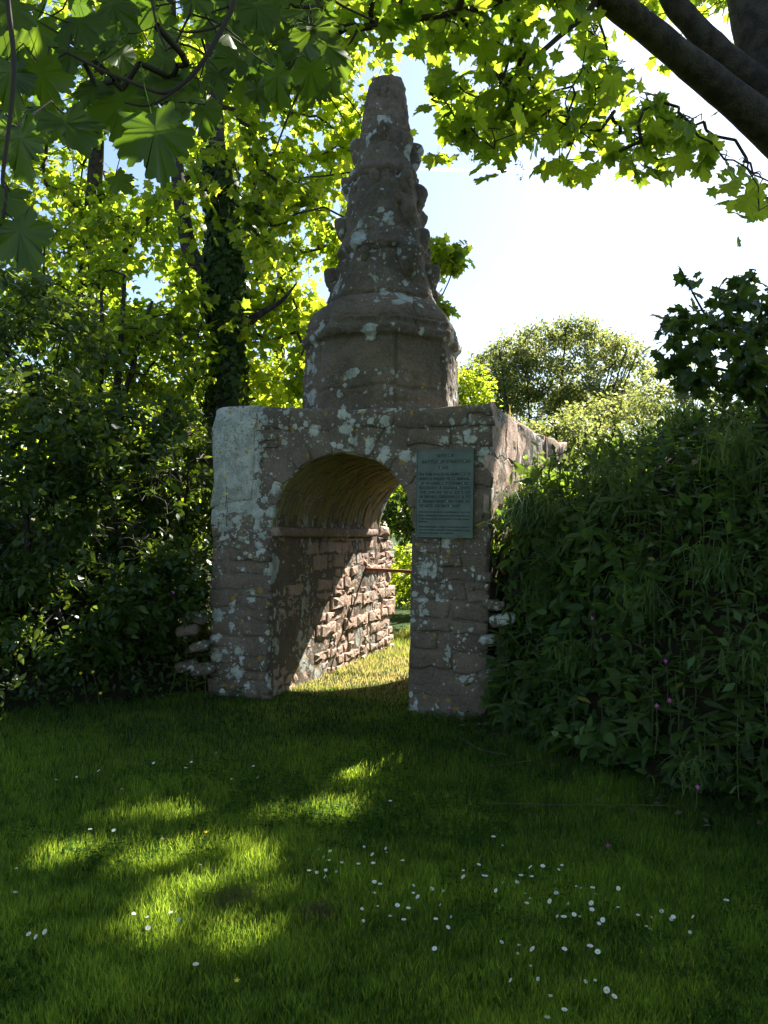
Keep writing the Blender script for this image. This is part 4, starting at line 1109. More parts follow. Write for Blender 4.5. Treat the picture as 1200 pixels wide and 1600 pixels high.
for k, (px, py, d, s, n_, lb, mt) in enumerate([(735, 615, 17, (.5, .5, .6), 110, 'bright yellow-green bush just right of the pinnacle base', 'syc_far'),
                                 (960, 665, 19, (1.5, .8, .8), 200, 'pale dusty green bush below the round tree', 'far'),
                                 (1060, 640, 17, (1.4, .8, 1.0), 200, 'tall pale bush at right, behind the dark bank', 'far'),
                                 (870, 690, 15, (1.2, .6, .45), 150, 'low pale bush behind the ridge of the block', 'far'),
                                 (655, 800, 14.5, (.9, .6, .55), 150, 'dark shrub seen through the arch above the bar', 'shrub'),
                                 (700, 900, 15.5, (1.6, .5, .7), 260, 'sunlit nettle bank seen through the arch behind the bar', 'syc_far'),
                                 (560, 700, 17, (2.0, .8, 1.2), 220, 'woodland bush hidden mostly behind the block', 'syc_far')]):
    c = W(px, py, d); base = np.array([c[0], c[1], 0.0])
    tree('background_bush', lb, ([base, (base + c) / 2, c], [.05, .04, .02]), [], [(c, s, 1)], n_, 20, (.06, .13), M[mt], 120 + k, LEAF_Q, .003, .22, 'bushes behind the monument', .4, (-.2, 1.2), .9, 'bush')

# sycamore spray showing right of the pinnacle
rr = np.random.default_rng(15)
tree('sycamore_sapling', 'sycamore showing leafy spray against the sky right of the pinnacle', ([np.array([-.3, 11.6, 0]), np.array([-.1, 11.6, 2.5]), W(612, 470, 11.4), W(640, 430, 11.2)], [.07, .06, .04, .02]),
     [([W(640, 430, 11.2), W(690, 405, 11), W(730, 385, 11)], [.015, .01, .006])],
     [(W(700, 400, 11), (.30, .3, .25), 3), (W(690, 490, 11), (.12, .2, .14), .6), (W(600, 380, 11.6), (.35, .5, .8), 3)], 75, 7, (.10, .16), M['syc_far'], 95, LEAF_M, .003, .14)

# shrub standing on the right bank, dark against the sky
tree('bank_shrub', 'dark shrub on top of the right bank, leaves black against the white sky', ([np.array([2.75, 5.7, 1.9]), W(1190, 590, 5.4), W(1180, 520, 5.3)], [.03, .025, .015]),
     [([W(1190, 590, 5.4), W(1120, 520, 5.2), W(1060, 415, 5.1)], [.014, .009, .003]), ([W(1190, 590, 5.4), W(1100, 570, 5.1), W(1045, 540, 5.0)], [.014, .009, .004])],
     [(W(1100, 490, 5.1), (.34, .3, .16), 2), (W(1170, 480, 5.3), (.32, .3, .2), 1.6), (W(1090, 555, 5.0), (.30, .3, .16), 1.6), (W(1130, 600, 5.1), (.3, .2, .10), 1.0), (W(1200, 520, 5.3), (.2, .3, .3), 2), (W(1200, 590, 5.2), (.3, .3, .12), 1.4)],
     105, 9, (.045, .11), M['shrub'], 96, LEAF_M, .0016, .09, seg=.15, droop=(.2, 1.3))

# ------------------------------------------------------------------ ground cover on the banks
def surf_sample(hf, xr, yr, n, rr, cond):
    x = rr.uniform(*xr, n); y = rr.uniform(*yr, n); h, d = hf(x, y); e = .02
    hx = (hf(x + e, y)[0] - h) / e; hy = (hf(x, y + e)[0] - h) / e
    w = np.sqrt(1 + hx ** 2 + hy ** 2); k = (d > .0) & (rr.uniform(0, 1, n) < np.minimum(w / 4, 1)) & cond(x, y, h)
    N_ = np.stack([-np.clip(hx, -4, 4), -np.clip(hy, -4, 4), np.ones(n)], 1); N_ /= np.linalg.norm(N_, axis=1, keepdims=True)
    return np.stack([x, y, h], 1)[k], N_[k]
def cover(name, label, hf, xr, yr, n, rr, cond, smin, smax, mat, lift=(0, .22), shape=LEAF_O):
    p, N_ = surf_sample(hf, xr, yr, n, rr, cond); m = len(p)
    t = fbm(p, 1.8, 3, 77) 
    p = p + N_ * (rr.uniform(lift[0], lift[1], m) * (.7 + .6 * np.clip(t + .3, 0, 1)))[:, None]
    d = N_ * .5 + rr.normal(0, .6, (m, 3)) + [0, 0, -.25]
    R = frames(d, N_ + rr.normal(0, .5, (m, 3)) + [0, -.15, .5])
    v, f, a = inst(shape[0], shape[1], p, R, rr.uniform(smin, smax, m) * (1 + .4 * t), np.clip(.45 + .5 * t + rr.normal(0, .2, m), 0, 1), shape[2])
    return new_obj(name, mesh_np(name, v, f, mat, True, a), kind='stuff', label=label, category='undergrowth')
rc = np.random.default_rng(101)
c1 = cover('undergrowth', 'tangled leafy undergrowth covering the steep right bank', h_right, (.88, 5.2), (3.2, 10.5), 62000, rc, lambda x, y, h: (h > .03) & (fbm(np.stack([x, y, h], 1), 1.9, 3, 21) > -.12), .05, .16, M['herb'], (0, .28))
LEAF_L = (LEAF_O[0] * [.45, 1, 1.2], LEAF_O[1], LEAF_O[2])
c5 = cover('willowherb', 'narrow-leaved weeds filling patches of the right bank', h_right, (.88, 5.2), (3.2, 10.5), 60000, rc, lambda x, y, h: (h > .03) & (fbm(np.stack([x, y, h], 1), 1.9, 3, 21) < .05), .06, .17, M['herb2'], (0, .36), LEAF_L)
c2 = cover('undergrowth', 'dark leafy undergrowth covering the left bank', h_left, (-6.0, -1.7), (5.0, 10.5), 42000, rc, lambda x, y, h: h > .0, .04, .10, M['shrub'], (0, .3))
print('covers', len(c1.data.polygons), len(c2.data.polygons))

c4 = cover('nettles', 'paler narrow-leaved weeds mixed through the right bank', h_right, (.88, 5.2), (3.2, 10.5), 12000, rc, lambda x, y, h: (h > .05) & (fbm(np.stack([x, y, h], 1), 1.5, 2, 33) > .02), .05, .10, M['tuft'], (.12, .42), LEAF_Q)
# bramble-like small leaved mass on the upper right bank
c3 = cover('brambles', 'dense dark brambles on the upper part of the right bank', h_right, (1.55, 5.2), (4.2, 8.2), 34000, rc, lambda x, y, h: (h > 1.5), .03, .07, M['ivy'], (0, .42), LEAF_Q)

# ------------------------------------------------------------------ leafy plants on the right bank (each a thing: stem + leaves)
leafO = mesh_np('leaf', LEAF_O[0], LEAF_O[1], M['herb'], True, {'tint': np.full(len(LEAF_O[0]), .5), 'vein': LEAF_O[2]})
LEAF_L2 = LEAF_O[0] * [.5, 1.15, 1.3]
leafN = mesh_np('leaf', LEAF_L2, LEAF_O[1], M['herb2'], True, {'tint': np.full(len(LEAF_O[0]), .5), 'vein': LEAF_O[2]})
leafY = mesh_np('leaf', LEAF_O[0], LEAF_O[1], leaf_mat('yellowed_leaf', (.16, .14, .03), (.24, .18, .03), (.3, .25, .03), (.4, .3, .04), .35), True, {'tint': np.full(len(LEAF_O[0]), .5), 'vein': LEAF_O[2]})
bank_foot = lambda px, py: G(px, py)
def where(px, py):
    col_ = 'against the pillar' if px < 800 else 'near the pillar' if px < 880 else 'mid-bank' if px < 1000 else 'right of mid-bank' if px < 1100 else 'at the right edge'
    row_ = 'on the bank top' if py < 720 else 'high up' if py < 850 else 'half way up' if py < 980 else 'low down' if py < 1110 else 'at the foot'
    return row_ + ' ' + col_
def ray_bank(px, py, hf=h_right):
    r = ray(px, py); t = np.arange(3.0, 13, .01); P = EYE + r * (t / r[1])[:, None]
    h, d = hf(P[:, 0].copy(), P[:, 1].copy()); k = np.where((P[:, 2] < h + .02) & (d > 0))[0]
    return P[k[0]] if len(k) else None
rp = np.random.default_rng(202)
def plant(p, H, nl, ls, label, leaf_me, group, lean, name='leafy_plant', cat='plant', flower=None, upright=.35):
    T = thing(name, label, cat, p, 0, group)
    top = np.array([lean[0], lean[1], H]); mid = top * .5 + rp.normal(0, .02, 3)
    Ps, rs = smooth_path([np.zeros(3), mid, top], [.0045, .0035, .002], 5)
    V, F = tube_path(Ps, rs, 5); new_obj('stem', mesh_np('stem', V, F, M['stem']), T)
    a0 = rp.uniform(0, 6.28)
    for k in range(nl):
        t = .12 + .88 * (k // 2) / max(1, (nl - 1) // 2); q = Ps[min(int(t * (len(Ps) - 1)), len(Ps) - 1)]
        az = a0 + (k % 2) * PI + (k // 2) * 1.57 + rp.normal(0, .25); dr = rp.uniform(-.3, .6) - upright * t
        d = np.array([[math.cos(az) * math.cos(dr), math.sin(az) * math.cos(dr), -math.sin(dr)]])
        R = frames(d, np.array([[0, 0, 1.0]]) + rp.normal(0, .25, (1, 3)))[0]
        place_leaf(leaf_me if rp.random() > .02 else leafY, q, R, ls * (1.15 - .55 * t) * rp.uniform(.8, 1.2), T)
    if flower:
        for k in range(3):
            fl = flower_head(top + rp.normal(0, .012, 3) + [0, 0, .01]); new_obj('flower', fl, T)
    return T
def flower_head(p, r=.012, mat=None, petals=5, up=(0, -.6, .8)):
    up = np.array(up) / np.linalg.norm(up); V = [p]; F = []
    a = np.cross(up, [1, 0, 0]); a /= np.linalg.norm(a); b = np.cross(up, a)
    n = petals * 2
    for k in range(n):
        th = 2 * PI * k / n; rr_ = r if k % 2 == 0 else r * .45
        V.append(p + rr_ * (a * math.cos(th) + b * math.sin(th)) + up * (.003 if k % 2 == 0 else 0))
    for k in range(n): F.append((0, 1 + k, 1 + (k + 1) % n))
    return mesh_py('flower', V, F, mat or M['pink'])
spots = []
tries = 0
while len(spots) < 82 and tries < 4000:
    tries += 1
    px, py = rp.uniform(765, 1215), rp.uniform(700, 1275)
    if py > 1125 + (px - 760) * .40: continue
    q = ray_bank(px, py)
    if q is None: continue
    if any((px - a) ** 2 + (py - b) ** 2 < 30 ** 2 for a, b, _ in spots): continue
    spots.append((px, py, q))
for px, py, q in spots:
    o = EYE - q; o[2] = 0; o /= np.linalg.norm(o)
    H = rp.uniform(.25, .62) if py > 800 else rp.uniform(.15, .35); L_ = rp.uniform(.10, .18) if py > 900 else rp.uniform(.08, .14)
    nar = rp.random() < .4
    plant(q - [0, 0, -.02] + o * .10, H, int(rp.integers(9, 15)), L_, ('tall ' if H > .42 else 'short ') + ('narrow-leaved' if nar else 'broad-leaved') + ' hedge plant ' + where(px, py) + ' of the right bank', leafN if nar else leafO, ('tall ' if H > .42 else 'short ') + ('narrow' if nar else 'broad') + '-leaved plants on the right bank ' + where(px, py), (o[0] * rp.uniform(.1, .25), o[1] * rp.uniform(.1, .25)))
# leaves of the climbing stems that hide the steep edge by the pillar
pe = []
for _ in range(900):
    q = ray_bank(rp.uniform(758, 900), rp.uniform(760, 1135))
    if q is not None:
        o = EYE - q; o[2] = 0; o /= np.linalg.norm(o); pe.append(q + o * rp.uniform(.0, .2))
pe = np.array(pe); fr = rand_leaf_frames(len(pe), (.2, 1.3), .6, rp, out=np.array([-.1, -.5, 0]))
v, f, a_ = inst(LEAF_O[0], LEAF_O[1], pe, fr, rp.uniform(.06, .14, len(pe)), rp.uniform(0, 1, len(pe)), LEAF_O[2])
new_obj('climbing_weeds', mesh_np('climbing_weeds', v, f, M['herb'], True, a_), kind='stuff', label='leafy weeds climbing the steep bank edge beside the right pillar', category='undergrowth')
# sunlit weeds growing up against the block's outer side
for k in range(20):
    ly_ = .25 + k * .16; q = to_world(side_x(ly_) + rp.uniform(.08, .35), ly_); q[2] = float(h_right(np.array([q[0]]), np.array([q[1]]))[0][0]) - .02
    plant(q, rp.uniform(.30, .55) if k < 16 else .3, 16, .12, 'sunlit weed against the pink-brown side wall of the block', leafO if k % 3 else leafN, 'sunlit weeds along the side wall of the block', (rp.normal(0, .06), -.04), 'side_weed', upright=.6)
# tall plants by the pillar
for px, py, H, w_ in [(778, 860, .75, 'with sunlit leaves reaching over the plaque edge'), (800, 830, .7, 'with sunlit leaves beside the corner of the block'), (835, 850, .62, 'third from the pillar, sunlit top'), (768, 1010, .45, 'low against the right pillar'), (960, 780, .62, 'tall and dark on the bank ridge'), (1000, 900, .6, 'tall narrow stem on the mid bank')]:
    q = ray_bank(px, py)
    if q is None: continue
    plant(q, H, 16, .13, 'tall hedge plant ' + w_, leafO, None, (-.05, -.12), 'tall_plant', upright=.6)
# left bank: plants
leafYG = leafO
for px, py, H, w_ in [(60, 1040, .45, 'with pale sunlit pointed leaves on the left bank'), (180, 1010, .35, 'standing right of the sunlit pointed-leaved one on the left bank'), (300, 880, .6, 'leaning against the left pillar'), (230, 780, .5, 'in the light patch of the left hedge'), (265, 760, .5, 'nearest the left pillar in the lit patch'), (190, 760, .4, 'furthest left in the lit patch of the hedge')]:
    q = ray_bank(px, py, h_left)
    if q is None: q = W(px, py, 7.5)
    plant(q, H, 14, .14, 'upright leafy plant ' + w_, leafO, None, (.03, -.08), 'leafy_plant', upright=.7)

for px, d, H, w_ in [(322, 7.42, .45, 'tallest of the weeds at the left pillar foot'), (352, 7.38, .26, 'short weed in front of the left pillar foot'), (295, 7.45, .55, 'tall weed just left of the left pillar foot'), (262, 7.40, .38, 'weed between the hedge and the left pillar'), (378, 7.36, .18, 'smallest weed at the left pillar foot'),
                    (232, 7.3, .30, 'weed at the hedge edge left of the pillar weeds'), (770, 6.60, .28, 'weed at the right pillar foot')]:
    b_ = W(px, 1100, d); b_[2] = 0
    plant(b_, H, 14, .10, w_, leafO if px != 352 else leafN, None, (rp.normal(0, .04), -.06), 'pillar_weed', upright=.5)
# long grass tufts
def tuft(p, n, H, spread, label, mat, name='grass_tuft', lean=(0, 0), group=None, droop=1.0):
    V = []; F = []
    for _ in range(n):
        az = rp.uniform(0, 2 * PI); L_ = H * rp.uniform(.4, 1.15); out = rp.uniform(.15, 1.5) * spread
        d = np.array([math.cos(az) * out + lean[0], math.sin(az) * out + lean[1]]); w = rp.uniform(.005, .010)
        s = np.array([-math.sin(az + .5), math.cos(az + .5), 0]) * w; b0 = np.array([rp.normal(0, .08), rp.normal(0, .05), rp.normal(0, .05)]); i0 = len(V)
        for t in (0, .3, .6, .85, 1.0):
            c_ = b0 + np.array([d[0] * t ** 1.5, d[1] * t ** 1.5, L_ * (t - droop * .75 * t ** 2.6)]); ww = s * (1 - t * .9)
            V += [c_ - ww, c_ + ww]
        for q in range(4): F.append((i0 + 2 * q, i0 + 2 * q + 1, i0 + 2 * q + 3, i0 + 2 * q + 2))
    V = np.array(V) + p
    o = new_obj(name, mesh_np(name, V, np.array(F), mat, True, {'tint': np.repeat(rp.uniform(.2, 1, n), 10)}), label=label, category='grass')
    o['kind'] = 'stuff'
    return o
tufts = [(820, 835, 150, .55, .45, 'long arching grass tuft hanging over the right bank beside the pillar', 1.9), (850, 850, 110, .5, .4, 'second arching grass tuft of the right bank', 1.8), (885, 870, 60, .4, .3, 'small grass tuft on the right bank', 1.5),
         (1060, 700, 70, .55, .5, 'grass tuft on the crest of the bank below the dark shrub', 1.2), (920, 720, 50, .4, .4, 'thin sunlit grass tuft on the bank crest near the block', 1.0), (1010, 980, 60, .5, .4, 'limp grass tuft half way up the bank', 1.6), (900, 1060, 50, .45, .35, 'limp grass tuft low on the bank', 1.6),
         (1120, 930, 60, .5, .4, 'limp grass tuft right of the bank middle', 1.6), (850, 960, 60, .5, .3, 'limp grass tuft below the long arching one', 1.7), (1180, 1080, 50, .5, .4, 'limp grass tuft low at the right edge', 1.5),
         (1150, 760, 60, .5, .35, 'grass tuft high on the right edge of the bank', 1.2), (990, 820, 50, .5, .3, 'grass tuft at the middle of the bank', 1.3), (940, 800, 50, .5, .3, 'grass tuft left of the bank middle', 1.3), (1100, 1240, 50, .3, .3, 'grass tuft at the foot of the bank', 1.2)]
for px, py, n, H, sp, lb, dr in tufts:
    q = ray_bank(px, py)
    if q is not None:
        o = EYE - q; o[2] = 0; o /= np.linalg.norm(o); tuft(q + o * .16 + [0, 0, .12], int(n * 1.5), H, sp * .6, lb, M['tuft'], lean=(o[0] * .22, o[1] * .22), droop=dr * .72)
for px, py, n, H in [(235, 830, 120, .55), (285, 820, 120, .6), (310, 850, 80, .5), (200, 850, 60, .5)]:
    q = ray_bank(px, py, h_left)
    if q is not None: tuft(q, n, H, .3, 'tall grass in the light patch of the left hedge', M['grass'], droop=.7)
for px, py, n in [(690, 628, 60), (700, 632, 50), (782, 640, 40)]:
    q = W(px, py, 7.9 if px < 750 else 8.3); q[2] = 2.72 if px < 750 else 2.70
    tuft(q, n, .22 if px < 750 else .3, .12, 'ochre weeds growing on top of the block by the pinnacle' if px < 750 else 'yellow-green weed sprouting from the top corner of the block', M['grass_lit'], droop=.6)

# ------------------------------------------------------------------ dry-stone footings showing each side of the arch
for lst, lb in (([(775, 945), (790, 968), (772, 1000), (768, 1055)], 'right'), ([(288, 985), (305, 1010), (285, 1040), (312, 1045), (300, 965)], 'left')):
    T = thing('dry_stone_wall', 'bit of old stone wall showing through the plants just ' + lb + ' of the archway', 'wall')
    for px, py in lst:
        d = 6.78 if lb == 'right' else 7.62
        p = W(px + (6 if lb == 'left' else -4), py, d); bm = bmesh.new(); bmesh.ops.create_icosphere(bm, subdivisions=2, radius=1)
        s = np.array([.10, .07, .045]) * rp.uniform(.8, 1.3)
        ang = rp.uniform(-.4, .4)
        for v in bm.verts:
            q = np.array(v.co); q = np.sign(q) * np.abs(q) ** .6 * s; q = np.array([q[0] * math.cos(ang) - q[2] * math.sin(ang), q[1], q[0] * math.sin(ang) + q[2] * math.cos(ang)])
            v.co = Vector(p + q + rp.normal(0, .004, 3))
        me = bpy.data.meshes.new('stone'); bm.to_mesh(me); bm.free(); me.materials.append(M['mortar']); new_obj('stone', me, T)

# ------------------------------------------------------------------ lawn grass
def blades(x, y, H, rr, mat, name, label, w0=(.0016, .0036), lean=.5, tint=None):
    n = len(x); z = h_ground(x, y) - .006
    az = rr.uniform(0, 2 * PI, n); d = np.stack([np.cos(az), np.sin(az)], 1) * (H * rr.uniform(.05, lean, n))[:, None]
    fa = rr.uniform(0, 2 * PI, n); s = np.stack([np.cos(fa), np.sin(fa), 0 * fa], 1) * rr.uniform(*w0, n)[:, None]
    b = np.stack([x, y, z], 1); m = b + np.stack([d[:, 0] * .3, d[:, 1] * .3, H * .55], 1); t = b + np.stack([d[:, 0], d[:, 1], H], 1)
    V = np.stack([b - s, b + s, m + s * .8, m - s * .8, t], 1).reshape(-1, 3)
    i = np.arange(n)[:, None] * 5
    F = np.concatenate([i + [[0, 1, 2]], i + [[0, 2, 3]], i + [[3, 2, 4]]])
    return new_obj(name, mesh_np(name, V, F, mat, True, {'tint': np.repeat(tint, 5)}), kind='stuff', label=label, category='grass')
rl = np.random.default_rng(303)
n = 860000
y = 2.0 + 6.2 * rl.uniform(0, 1, n) ** 1.15; x = rl.uniform(-1, 1, n) * (.56 * y + .3)
w = np.clip(3.2 / y, .25, 1.0) ** 1.4
k = rl.uniform(0, 1, n) < w * .62
x, y = x[k], y[k]
dR = h_right(x, y)[1]; dL = h_left(x, y)[1]; lx, ly = to_local(x, y)
k = (dR < .12) & (dL < .25) & ~((ly > -.02) & (ly < 3.6) & ((lx > OX1) | (lx < OX0)))
x, y = x[k], y[k]; dR, dL = dR[k], dL[k]; p = np.stack([x, y, 0 * x], 1)
pn = fbm(p, 2.2, 4, 12); pf = fbm(p, 9, 3, 15)
H = (.052 + .018 * pn + .022 * pf) * rl.uniform(.55, 1.35, len(x)) * np.interp(y, [2, 5, 7, 8], [1.15, 1.0, .8, .6])
H = H * np.where(dR > -.32, 1.7, 1.0) * np.where((dL > -.25), 1.5, 1.0)
H = np.maximum(H, .012)
tn = np.clip(.36 + .45 * pn + .25 * pf + rl.normal(0, .26, len(x)), 0, 1)
print('blades', len(x))
blades(x, y, H, rl, M['grass'], 'grass', 'mown grass of the shaded lawn', tint=tn)
k = (rl.uniform(0, 1, len(x)) < .035) & (pn < .25)
blades(x[k], y[k], H[k] * .9, rl, M['straw_blade'], 'dead_grass_blades', 'scattered straw-coloured dead blades through the lawn', tint=tn[k], lean=1.6)
nc = 26000; yc = 2.2 + 4.6 * rl.uniform(0, 1, nc); xc = rl.uniform(-1, 1, nc) * (.56 * yc + .2); pc = np.stack([xc, yc, 0 * xc], 1)
kc = (fbm(pc, 1.7, 3, 71) > .12) & (h_right(xc, yc)[1] < 0) & (h_left(xc, yc)[1] < .1) & (to_local(xc, yc)[1] < -.05); pc = pc[kc]; nc = len(pc); pc[:, 2] = rl.uniform(.022, .05, nc)
pc3 = np.repeat(pc, 3, axis=0); a3 = np.tile([0, 2.09, 4.19], nc) + np.repeat(rl.uniform(0, 6, nc), 3)
R3 = frames(np.stack([np.cos(a3), np.sin(a3), .15 + 0 * a3], 1), np.tile([0, 0, 1.0], (3 * nc, 1)) + rl.normal(0, .25, (3 * nc, 3)))
CL = (np.array([(0, 0, 0), (.32, .35, .05), (.42, .75, .02), (0, .92, -.05), (-.42, .75, .02), (-.32, .35, .05)]), np.array([(0, 1, 2), (0, 2, 3), (0, 3, 4), (0, 4, 5)]), np.zeros(6))
v, f, a_ = inst(CL[0], CL[1], pc3, R3, np.repeat(rl.uniform(.009, .017, nc), 3), np.repeat(rl.uniform(0, 1, nc), 3), CL[2])
new_obj('clover', mesh_np('clover', v, f, M['clover'], True, a_), kind='stuff', label='patches of clover leaves through the lawn', category='clover')
n = 60000
y = rl.uniform(7.3, 16, n); x = rl.uniform(-1.2, 3.2, n); lx, ly = to_local(x, y)
k = (ly > .35) & (((lx > OX0) & (lx < OX1)) | (ly > 3.5)) & (lx > -2.4) & (lx < .9)
x, y = x[k], y[k]; p = np.stack([x, y, 0 * x], 1); H = (.05 + .03 * fbm(p, 2, 3, 5)) * rl.uniform(.5, 1.4, len(x)) * np.interp(y, [7, 11, 16], [.7, 1, 3])
tn = np.clip(np.interp(y, [7.5, 10, 12, 15], [.95, .75, .2, 0]) + .5 * fbm(p, 3, 3, 9) + rl.normal(0, .2, len(x)), 0, 1)
blades(x, y, H, rl, M['grass_lit'], 'meadow_grass', 'dry yellowing sunlit grass beyond the arch', (.002, .005), .8, tint=tn)

# ------------------------------------------------------------------ daisies, buttercups, campion
def daisy_mesh(r, hgt, tilt, az):
    V = [(0, 0, 0)]; F = []; mi = []
    up = np.array([math.sin(tilt) * math.cos(az), math.sin(tilt) * math.sin(az), math.cos(tilt)])
    a = np.cross(up, [0, 1, 0.01]); a /= np.linalg.norm(a); b = np.cross(up, a); c_ = np.array([0, 0, hgt])
    V = []; npet = 11
    for k in range(npet):
        th = 2 * PI * k / npet; e = a * math.cos(th) + b * math.sin(th); s = -a * math.sin(th) + b * math.cos(th); i0 = len(V)
        V += [c_ + e * r * .2 - s * r * .09, c_ + e * r * .2 + s * r * .09, c_ + e * r * .9 + s * r * .22 + up * r * .15, c_ + e * r + up * r * .18, c_ + e * r * .9 - s * r * .22 + up * r * .15]
        F.append(tuple(range(i0, i0 + 5))); mi.append(0)
    i0 = len(V); V.append(c_ + up * r * .22)
    for k in range(7): V.append(c_ + up * r * .08 + (a * math.cos(2 * PI * k / 7) + b * math.sin(2 * PI * k / 7)) * r * .36)
    for k in range(7): F.append((i0, i0 + 1 + k, i0 + 1 + (k + 1) % 7)); mi.append(1)
    i0 = len(V)
    for zz_ in (-.01, hgt):
        for k in range(3): V.append(np.array([.0013 * math.cos(2.1 * k), .0013 * math.sin(2.1 * k), zz_]))
    for k in range(3): F.append((i0 + k, i0 + (k + 1) % 3, i0 + 3 + (k + 1) % 3, i0 + 3 + k)); mi.append(2)
    me = bpy.data.meshes.new('daisy'); me.from_pydata([tuple(v) for v in V], [], F)
    for m_ in (M['petal'], M['yellow'], M['stem']): me.materials.append(m_)
    me.polygons.foreach_set('material_index', mi); me.update(); return me
rd = np.random.default_rng(404)
dm = [daisy_mesh(rd.uniform(.011, .0135), rd.uniform(.060, .085), rd.uniform(0, 1.15), rd.uniform(-3.0, 0)) for _ in range(12)]
DA = [(254, 1300), (26, 1346), (24, 1388), (313, 1340), (76, 1450), (45, 1461), (70, 1463), (56, 1468), (230, 1426), (231, 1452), (267, 1424), (280, 1432), (209, 1425), (306, 1505), (88, 1211), (190, 1223), (120, 1205), (154, 1204), (210, 1224), (135, 1282), (141, 1290), (178, 1294),
      (498, 1320), (506, 1330), (516, 1327), (515, 1340), (534, 1343), (483, 1357), (495, 1356), (509, 1357), (508, 1370), (526, 1355), (560, 1348), (569, 1316), (583, 1350), (582, 1331), (585, 1377), (594, 1378), (585, 1388), (591, 1405), (566, 1410), (568, 1428), (569, 1443),
      (603, 1321), (629, 1341), (646, 1377), (646, 1388), (653, 1397), (621, 1413), (638, 1415), (610, 1420), (631, 1432), (675, 1384), (692, 1386), (688, 1406), (705, 1422), (681, 1431), (700, 1445), (724, 1353), (724, 1368), (755, 1358), (759, 1367), (748, 1348), (771, 1308), (785, 1311), (788, 1362), (786, 1370), (775, 1391),
      (814, 1366), (808, 1376), (831, 1367), (829, 1353), (848, 1353), (820, 1388), (828, 1393), (823, 1408), (869, 1391), (888, 1403), (859, 1411), (871, 1426), (881, 1433), (897, 1427), (906, 1421), (924, 1408), (925, 1419), (926, 1385), (931, 1388), (901, 1377), (908, 1376), (936, 1437), (942, 1439), (966, 1388), (966, 1410), (873, 1353), (878, 1348),
      (1034, 1417), (1017, 1422), (1010, 1436), (1016, 1439), (997, 1423), (1049, 1429), (1052, 1431), (1083, 1428), (1078, 1449), (1135, 1406), (784, 1465), (811, 1465), (832, 1482), (809, 1477), (829, 1497), (882, 1478), (922, 1477), (934, 1482), (679, 1482), (798, 1527), (841, 1522), (860, 1545), (915, 1526), (930, 1520), (948, 1544), (960, 1554), (882, 1573), (840, 1582), (855, 1582), (880, 1585),
      (299, 1187), (338, 1168), (301, 1179), (290, 1197), (240, 1190), (396, 1196), (403, 1209), (362, 1208), (610, 1250), (604, 1320)]
lone = {(254, 1300): 'large lone white daisy in the dark grass between the sunlit patches', (679, 1482): 'solitary white daisy low in the middle of the lawn, apart from the scatter', (306, 1505): 'lone white daisy below the sunlit patches, near the lawn bottom', (1034, 1417): 'brightest daisy of the cluster by the small sun fleck at right'}
for k, (px, py) in enumerate(DA):
    q = G(px, py, .07); me = dm[k % 12]
    o = new_obj('daisy', me); o.location = (q[0], q[1], float(h_ground(np.array([q[0]]), np.array([q[1]]))[0])); o.rotation_euler = (0, 0, rd.uniform(-.8, .8))
    s = rd.uniform(.5, .95) * (1.25 if (px, py) in lone else 1); o.scale = (s, s, s); o['category'] = 'daisy'
    if (px, py) in lone: o['label'] = lone[(px, py)]
    else:
        if py < 1215: g = ('white daisy far back on the lawn, towards the arch', 'daisies far back on the lawn')
        elif px < 400: g = ('white daisy among the sunlit patches at the left of the lawn', 'daisies among the sunlit patches')
        elif px < 715: g = ('white daisy in the scatter at the middle of the shaded lawn', 'daisies in the middle of the lawn')
        elif py > 1455: g = ('white daisy close to the bottom edge, right part of the lawn', 'daisies near the bottom edge')
        elif px < 975: g = ('white daisy in the wide scatter right of the lawn centre', 'daisies right of the lawn centre')
        else: g = ('small white daisy around the sun fleck at the right of the lawn', 'daisies around the right sun fleck')
        o['label'], o['group'] = g
ym = flower_head(np.array([0, 0, .075]), .012, M['yellow'], 5, (0, -.3, 1))
def bit(name, px, py, z, me, label, cat, d=None, s=1.0):
    q = G(px, py, z) if d is None else W(px, py, d); o = new_obj(name, me); o.location = q if d is not None else (q[0], q[1], 0); o['label'] = label; o['category'] = cat; o.scale = (s, s, s); return o
bit('yellow_flower', 322, 1300, .075, ym, 'small yellow flower in the lawn right of the large lone daisy', 'flower')
bit('yellow_flower', 370, 1532, .075, ym, 'yellow flower lying low near the bottom left of the lawn', 'flower')
for px, py, lb, d in [(145, 1050, 'left one of two yellow flowers on the left bank foot', 6.9), (157, 1083, 'lowest yellow flower on the left bank foot', 6.8), (24, 1022, 'yellow flower by the sunlit pointed leaves at far left', 6.9), (63, 997, 'yellow flower just above the sunlit pointed leaves', 7.0), (307, 843, 'yellow flower beside the left pillar', 7.7), (352, 745, 'upper yellow flower in front of the white corner stone', 7.55), (354, 772, 'lower yellow flower in front of the white corner stone', 7.55), (126, 1052, 'smallest yellow flower on the left bank foot', 6.9), (240, 702, 'left orange-yellow flower head in the lit hedge', 8.2), (262, 706, 'right orange-yellow flower head in the lit hedge', 8.2)]:
    p = W(px, py, d); T = thing('yellow_flower', lb, 'flower', p); new_obj('bloom', flower_head(np.zeros(3), .017, M['yellow'], 6, (.1, -.8, .5)), T)
    base = np.array([rp.normal(0, .03), .06, -.30]); V, F = tube_path([base, base * .5 + [.01, 0, 0], np.zeros(3)], [.003, .0025, .002], 4); new_obj('stem', mesh_np('stem', V, F, M['stem']), T)
